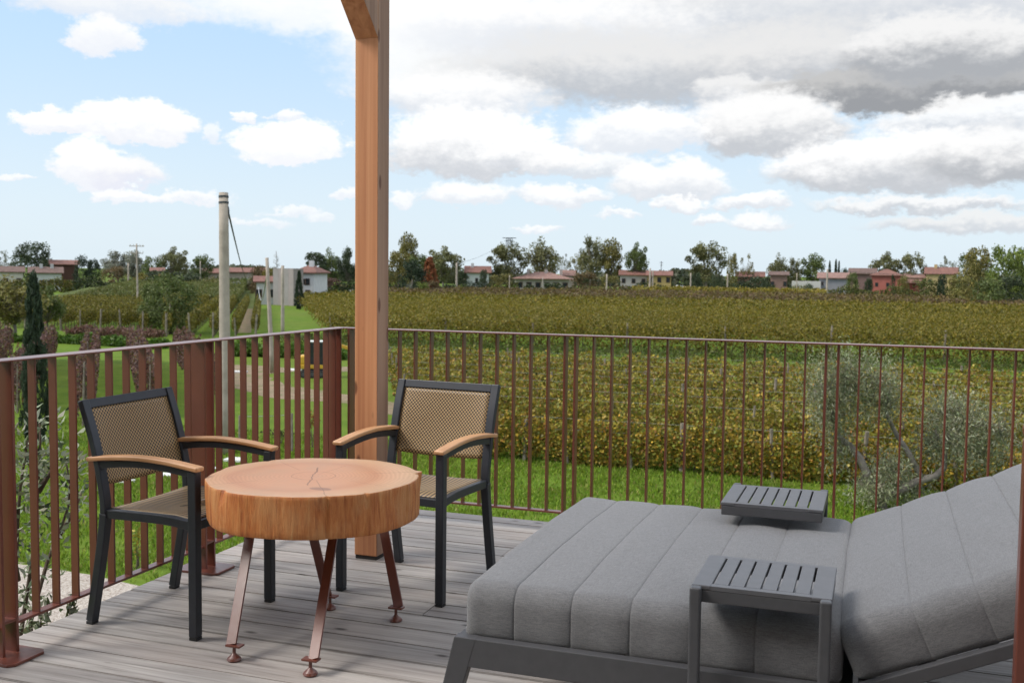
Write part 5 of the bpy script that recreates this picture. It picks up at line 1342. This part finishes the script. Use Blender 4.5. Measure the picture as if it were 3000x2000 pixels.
for px, yt, lab, r in [(1338, 770, 'white pole left of the white two-storey house', .24), (1493, 806, 'thin white pole left before the long villa', .12), (1590, 812, 'thin white pole in the middle before the long villa', .12), (1778, 803, 'white pole right of the brown-green bush', .2),
        (1905, 786, 'left one of the close pair of white poles before the yellow house', .24), (1913, 792, 'right one of the close pair of white poles before the yellow house', .2), (2024, 800, 'thin pole left below the largest plane tree', .17),
        (2132, 803, 'thin pole between the largest plane tree and the poplar', .17), (2424, 788, 'pale pole in front of the pink-roofed house', .22), (2969, 788, 'pale pole in front of the tree clump at the right edge', .25), (2335, 800, 'thin dark pole above the long white shed', .12)]:
    pole(px, yt, 0, r, r*.8, lab, D=222)
t = empty('aerial_mast', tuple(np.append(at(1937, 800, 262)[:2], G))); setp(t, 'thin aerial mast on the yellow house', 'aerial')
zt = at(1937, 765, 262)[2]-G
MB().tube([(0, 0, 0), (0, 0, zt)], .09, 5).obj('mast', M['cable'], t); MB().box((0, 0, zt-.4), (1.0, .08, .08)).obj('cross_bar', M['cable'], t); MB().box((0, 0, zt-1.0), (.7, .08, .08)).obj('cross_bar', M['cable'], t)
# lattice pylon
pb = np.append(at(1491, 800, 420)[:2], G); t = empty('lattice_pylon', tuple(pb)); setp(t, 'grey lattice pylon top showing above a plane tree', 'pylon')
zt = at(1491, 696, 420)[2]-G; m = MB()
for sx in (-1, 1):
    for sy in (-1, 1): m.tube([(sx*2.2, sy*2.2, 0), (sx*1.0, sy*1.0, zt*.75), (sx*.9, sy*.9, zt)], .13, 4)
for k in range(12):
    z0, z1 = zt*k/12, zt*(k+1)/12; w0 = np.interp(z0/zt, [0, .75, 1], [2.2, 1, .9]); w1 = np.interp(z1/zt, [0, .75, 1], [2.2, 1, .9])
    for sy in (-1, 1): m.tube([(-w0, sy*w0, z0), (w1, sy*w1, z1)], .07, 4); m.tube([(w0, sy*w0, z0), (-w1, sy*w1, z1)], .07, 4)
m.obj('lattice', M['cable'], t)
for q in (.99, .93): MB().box((0, 0, zt*q), (5.5*(1.0 if q > .95 else .7), .25, .25), Matrix.Rotation(R(25), 3, 'Z')).obj('cross_arm', M['cable'], t)
def cable(p, q, sag, r, label, mat='cable'):
    p = Vector(p); q = Vector(q); pts = []
    for k in range(25):
        s = k/24; v = p.lerp(q, s); v.z -= sag*4*s*(1-s); pts.append(v)
    o = MB().tube([v-p for v in pts], r, 6).obj('cable', M[mat], None, smooth=True, loc=tuple(p)); setp(o, label, 'cable')
DA = np.dot(bA-CC, CF)
pA = at(669, 622, DA); pD = at(729, 793, np.dot(bD-CC, CF))
cable(pA, pD, 2.0, .028, 'dark cable sloping from the thick concrete pole to the far pole')
MB_ = MB().tube([(0, 0, .12), (0.02, 0, 0), (0.0, 0, -.14)], .03, 6).obj('cable_clamp', M['cable'], None, loc=tuple(at(668, 618, DA))); setp(MB_, 'dark clamp holding the cable on the thick concrete pole', 'clamp')
DB = np.dot(bB-CC, CF)
cable(at(784, 779, DB), at(757, 840, DB+55), 1.6, .035, 'pale cable hanging from the leaning slender pole', 'wire')
cable(at(1339, 773, 222), at(1440, 735, 300), .3, .03, 'thin wire from the white pole towards the pylon')
cable(at(2425, 790, 221), at(2969, 790, 221), 1.0, .03, 'thin wire between the two pale poles on the right')

# ---------------------------------------------------------------- stakes, pavers, trellis
def stake(px, yb, yt, r, label, pxt=None):
    b = gp(px, yb); D = np.dot(b-CC, CF); tp = at(pxt if pxt is not None else px, yt, D); d = tp-b
    o = MB().tube([(0, 0, -.05), (d[0]*.5, d[1]*.5, d[2]*.5), tuple(d)], [r, r*.95, r*.85], 8).obj('stake', M['stake'], None, loc=tuple(b)); return setp(o, label, 'stake')
stake(1162, 1142, 1048, .03, 'thin leaning stake right of the timber post', 1151)
stake(1213, 1130, 1062, .05, 'short grey stake above the left corner of the rear chair')
stake(703, 1318, 1216, .05, 'left stake of the little trellis on the lawn')
stake(855, 1325, 1210, .04, 'right stake of the little trellis on the lawn')
s1 = at(703, 1219, np.dot(gp(703, 1318)-CC, CF)); s2 = at(855, 1214, np.dot(gp(855, 1325)-CC, CF))
cable(s1, s2, .02, .008, 'upper wire of the little trellis on the lawn', 'wire')
stake(372, 1170, 1112, .07, 'pale short stake between purple rows behind the left chair')
stake(30, 1275, 1215, .03, 'pale leaning stake behind the shrub at the left edge', 70)
stake(168, 1300, 1215, .03, 'second pale leaning stake left of the left chair', 150)
for px, py, w, d, lab in [(356, 1413, .62, .34, 'white stone slab on the lawn below the left chair back'), (492, 1396, .5, .35, 'white stone slab on the lawn left of the wide railing post'), (690, 1350, .55, .4, 'white stone slab at the foot of the thick concrete pole'),
        (620, 1378, .35, .3, 'small white stone slab right of the wide railing post'), (697, 1091, .9, .5, 'white slab on the dirt track beside the concrete pole'), (858, 1085, .8, .5, 'white rubble slab left of the digger')]:
    p = gp(px, py); o = MB().box((0, 0, .04), (w, d, .08)).obj('stone_slab', M['stone'], None, loc=tuple(p), bevel=.015); o.rotation_euler = (0, 0, rnd.uniform(-.3, .3)); setp(o, lab, 'slab')

# leafy things on trellis / sapling / roadside sign
def sprig_cloud(name, label, cat, centre, rad, n, size, pal, wts, stem_to=None, aspect=.6, kind=None, bark='bark'):
    c = np.array(centre); t = empty(name, (c[0], c[1], G)); setp(t, label, cat)
    q = rng.normal(size=(n, 3)); q /= np.linalg.norm(q, axis=1, keepdims=True); q *= rng.uniform(.1, 1, size=(n, 1))**.5; q *= np.array(rad)
    P = q+np.array([0, 0, c[2]-G])
    link('foliage', leaf_cloud('foliage', P, rng.uniform(.7, 1.3, n)*size, pick(pal, wts, n), M['leaf'], aspect), None, t)
    st = MB()
    for k in range(5):
        e = P[rnd.randrange(n)]; st.tube([(rnd.uniform(-.03, .03), rnd.uniform(-.03, .03), 0), (e[0]*.4, e[1]*.4, e[2]*.6), tuple(e)], [.012, .009, .004], 5)
    st.obj('stems', M[bark], t)['kind'] = 'stuff'; return t
b = gp(915, 1310); D = np.dot(b-CC, CF); sprig_cloud('young_vine', 'young vine with red and yellow leaves on the lawn trellis', 'vine', at(915, 1225, D), (.25, .2, .28), 160, .09, [(.30, .12, .04), (.28, .19, .04), (.12, .11, .03)], [1, 1, 1])
b = gp(800, 1305); D = np.dot(b-CC, CF); sprig_cloud('young_vine', 'sparse young vine low on the lawn trellis', 'vine', at(820, 1268, D), (.7, .2, .12), 150, .08, [(.05, .06, .02), (.08, .06, .03)], [1, 1])
b = gp(395, 1668); D = np.dot(b-CC, CF); sprig_cloud('sapling', 'little yellow-leaved sapling seen under the left chair seat', 'sapling', at(402, 1585, D), (.10, .10, .32), 90, .075, [(.30, .24, .03), (.16, .18, .03)], [2, 1])
b = gp(1030, 872); t = empty('road_sign', tuple(b)); setp(t, 'tiny white sign at the vineyard edge left of the timber post', 'sign')
MB().tube([(0, 0, 0), (0, 0, 1.5)], .06, 6).obj('sign_post', M['stake'], t); MB().box((0, -.06, 1.35), (1.2, .05, .5)).obj('panel', M['stone'], t)

# ---------------------------------------------------------------- mini digger
def digger():
    b = gp(916, 1104); D = np.dot(b-CC, CF); s = 1.0
    t = empty('mini_digger', tuple(b), YAW+R(8)); setp(t, 'yellow and black mini digger parked on the dirt track', 'digger')
    for y in (-.5, .5):
        prof = [(-.62, .12), (-.5, .02), (.5, .02), (.62, .12), (.62, .26), (.5, .36), (-.5, .36), (-.62, .26)]
        v = [(p[0], y-.13, p[1]) for p in prof]+[(p[0], y+.13, p[1]) for p in prof]; n = len(prof)
        k = MB().add(v, [tuple(range(n)), tuple(reversed(range(n, 2*n)))]+[(i, n+i, n+(i+1) % n, (i+1) % n) for i in range(n)]).obj('track', M['black'], t, bevel=.02)
        for x in (-.42, 0, .42): MB().tube([(x, y-.15, .19), (x, y+.15, .19)], .11, 12).obj('track_wheel', M['lframe'], k)
    MB().box((0, 0, .40), (.8, .8, .1)).obj('turntable', M['black'], t)
    MB().box((-.02, 0, .56), (1.2, .95, .22)).obj('deck_frame', M['yellow'], t, bevel=.04)
    MB().box((-.42, 0, .88), (.42, .93, .46)).obj('engine_cover', M['yellow'], t, bevel=.1, seg=4)
    c = MB().box((.18, -.12, 1.22), (.66, .66, 1.10)).obj('cab', M['glass'], t, bevel=.05)
    for x in (-.14, .5):
        for y in (-.44, .20): MB().box((x, y, 1.2), (.06, .06, 1.16)).obj('cab_pillar', M['black'], c)
    MB().box((.18, -.12, 1.80), (.74, .74, .07)).obj('cab_roof', M['stone'], c, bevel=.03)
    MB().box((.18, -.46, .86), (.6, .03, .36)).obj('cab_door', M['black'], c)
    m = MB().bar((.58, .15, .62), (1.25, .15, 1.62), .16, .2).obj('boom', M['yellow'], t, bevel=.02)
    MB().bar((1.2, .15, 1.62), (2.05, .15, 1.35), .14, .17).obj('arm', M['yellow'], t, bevel=.02)
    MB().tube([(.75, .15, .55), (1.12, .15, 1.22)], .045, 8).obj('boom_ram', M['lframe'], m)
    MB().add([(2.0, -.12, 1.38), (2.15, -.12, 1.0), (1.9, -.12, .78), (1.75, -.12, 1.05), (2.0, .42, 1.38), (2.15, .42, 1.0), (1.9, .42, .78), (1.75, .42, 1.05)], [(0, 1, 2, 3), (7, 6, 5, 4), (0, 4, 5, 1), (1, 5, 6, 2), (2, 6, 7, 3)]).obj('bucket', M['black'], t)
    MB().box((.85, 0, .2), (.07, 1.2, .3)).obj('dozer_blade', M['black'], t); MB().box((.68, 0, .22), (.3, .5, .08)).obj('blade_arm', M['black'], t)
digger()

# ---------------------------------------------------------------- olive tree beyond the far railing
def olive_tree():
    D0 = 24.0
    b = gp(2590, 1492); D0 = np.dot(b-CC, CF)
    t = empty('olive_tree', tuple(b)); setp(t, 'pruned grey-green olive tree with crooked limbs in front of the vines', 'tree')
    L2 = lambda px, py, dd=0.0: tuple(at(px, py, D0+dd)-b)
    tr = MB()
    tr.tube([(0, 0, -.1), L2(2575, 1455), L2(2545, 1400), L2(2520, 1345), L2(2490, 1305, .1), L2(2452, 1275, .2), L2(2440, 1235, .3), L2(2448, 1180, .3)], [.13, .115, .10, .095, .08, .07, .055, .03], 10)
    tr.tube([L2(2575, 1460), L2(2630, 1440, -.2), L2(2690, 1408, -.3), L2(2740, 1395, -.3), L2(2765, 1370, -.2), L2(2768, 1310, -.1), L2(2785, 1255)], [.12, .105, .09, .08, .075, .065, .04], 10)
    tr.tube([L2(2700, 1402, -.3), L2(2665, 1330, -.1), L2(2625, 1270, .1), L2(2600, 1220, .2), L2(2585, 1150, .3)], [.075, .065, .055, .045, .025], 9)
    tr.tube([L2(2448, 1250, .2), L2(2420, 1190, 0), L2(2405, 1120, -.2)], [.05, .035, .015], 7); tr.tube([L2(2445, 1215, .2), L2(2475, 1130, .4), L2(2480, 1075, .4)], [.045, .03, .012], 7)
    tr.tube([L2(2590, 1200, .2), L2(2620, 1120, .4)], [.03, .012], 6); tr.tube([L2(2770, 1310), L2(2830, 1230, .2)], [.045, .018], 6); tr.tube([L2(2770, 1330), L2(2740, 1260, -.2)], [.04, .015], 6)
    o = tr.obj('trunk', M['palebark'], t, smooth=True)
    masses = [(2425, 1150, 78, 95, 2300), (2485, 1120, 60, 80, 1500), (2440, 1235, 60, 65, 1100), (2578, 1130, 70, 75, 1300), (2600, 1190, 55, 60, 700), (2540, 1180, 60, 70, 700), (2460, 1330, 50, 70, 600),
              (2610, 1380, 70, 60, 1300), (2560, 1440, 70, 50, 1300), (2660, 1440, 80, 45, 1200), (2770, 1220, 80, 70, 1700), (2840, 1250, 80, 80, 1700), (2790, 1310, 85, 60, 1500), (2880, 1330, 75, 60, 1300), (2730, 1300, 50, 55, 600), (2930, 1280, 60, 70, 800)]
    Ps = []; Vs = []; tw = MB()
    for (x, y, rx, ry, n) in masses:
        c = np.array(L2(x, y, rng.normal()*.15)); q = rng.normal(size=(n, 3)); q /= np.linalg.norm(q, axis=1, keepdims=True); n = int(n*1.15); q = rng.normal(size=(n, 3))*.50
        k = D0/FPX; P = c+q*np.array([rx*k, rx*k*.9, ry*k])
        for _ in range(14):
            e = c+rng.normal(size=3)*np.array([rx*k*.6, rx*k*.5, ry*k*.35])+np.array([0, 0, ry*k*.5]); tw.tube([tuple(c+(e-c)*.1), tuple(c+(e-c)*.6+np.array([0, 0, .03])), tuple(e+np.array([0, 0, ry*k*.35]))], [.010, .006, .002], 4)
        Ps.append(P); Vs.append(np.full(n, rng.uniform(.8, 1.2)))
        # upright wisps
        m = n//9; w = c+rng.normal(size=(m, 3))*np.array([rx*k*.5, rx*k*.5, ry*k*.3])+np.array([0, 0, ry*k*.9]); Ps.append(w); Vs.append(np.full(m, 1.1))
    tw.obj('twigs', M['palebark'], t)['kind'] = 'stuff'
    P = np.concatenate(Ps); n = len(P)
    d = rng.normal(size=(n, 3))*.7; d[:, 2] += .8
    cols = pick([(.28, .295, .175), (.20, .22, .11), (.40, .405, .275), (.12, .135, .065)], [4, 4, 2.5, 1.5], n)*np.concatenate(Vs)[:, None]
    link('crown', leaf_cloud('crown', P, rng.uniform(.07, .135, n), cols, M['leaf'], .24, dirs=d), None, t)
olive_tree()

# ---------------------------------------------------------------- shrub climbing past the left railing
def rail_shrub():
    X = -3.42
    def at_x(px, py, x=X): d = ray(px, py); return CC+d*(x/d[0])
    b = np.array([-3.75, 3.05, G]); t = empty('garden_shrub', tuple(b)); setp(t, 'tall shrub with silvery and dark leaves growing up past the left railing', 'shrub')
    stems = [[(70, 1900), (95, 1800), (140, 1640), (168, 1575), (200, 1484), (205, 1420), (195, 1360)], [(30, 1900), (45, 1700), (52, 1520), (60, 1420), (75, 1330), (80, 1290)], [(60, 1860), (85, 1700), (105, 1560), (112, 1420), (118, 1300), (116, 1240)],
             [(52, 1700), (25, 1560), (10, 1430), (5, 1330)], [(168, 1575), (215, 1500), (240, 1440)], [(112, 1440), (150, 1380), (165, 1330)]]
    st = MB(); P = []; Dr = []; 
    for i, s in enumerate(stems):
        pts = [at_x(px, py, X-0.05*i*((-1)**i)*.6)-b for px, py in s]
        if i < 3: pts = [np.array([rnd.uniform(-.1, .1), rnd.uniform(-.1, .1), 0]), np.array([pts[0][0]*.6, pts[0][1]*.6, 2.3])] + pts
        n = len(pts); st.tube([tuple(p) for p in pts], [max(.004, .013*(1-.75*k/(n-1))) for k in range(n)], 7)
        lo = 2 if i < 3 else 0
        for a, c in zip(pts[lo:-1], pts[lo+1:]):
            L_ = np.linalg.norm(c-a); zc = (a[2]+c[2])/2+G
            k = int(L_*(330 if zc > .2 else 120))
            for _ in range(k):
                u = rnd.random(); p = a+(c-a)*u; side = rng.normal(size=3); side[2] = abs(side[2])*.5+.25; side /= np.linalg.norm(side)
                r = rnd.uniform(.015, .17); P.append(p+side*r); Dr.append(side)
    # low light green twigs peeping over the deck edge
    for (px, py) in [(120, 1790), (140, 1770), (95, 1800), (205, 1772), (215, 1755)]:
        p0 = at_x(px, py+50, -3.25)-b; p1 = at_x(px+rnd.uniform(-8, 8), py-22, -3.25)-b
        st.tube([tuple(p0), tuple(p1)], [.004, .002], 5)
        for k in range(12):
            u = k/12; s = (1 if k % 2 else -1); side = np.array([s*.5+rnd.uniform(-.2, .2), rnd.uniform(-.5, .5), .55]); P.append(p0+(p1-p0)*u+side*.02); Dr.append(side)
    st.obj('stems', M['bark'], t, smooth=True)['kind'] = 'stuff'
    P = np.array(P); Dr = np.array(Dr); n = len(P)
    cols = pick([(.09, .12, .055), (.38, .41, .31), (.19, .24, .12), (.05, .075, .04), (.27, .31, .20)], [3, 4, 3, 2, 3], n)
    nr = rng.normal(size=(n, 3)); nr[:, 2] += .6
    link('foliage', leaf_cloud('foliage', P, rng.uniform(.034, .062, n), cols, M['leaf'], .42, dirs=Dr, nrm=nr), None, t)
rail_shrub()
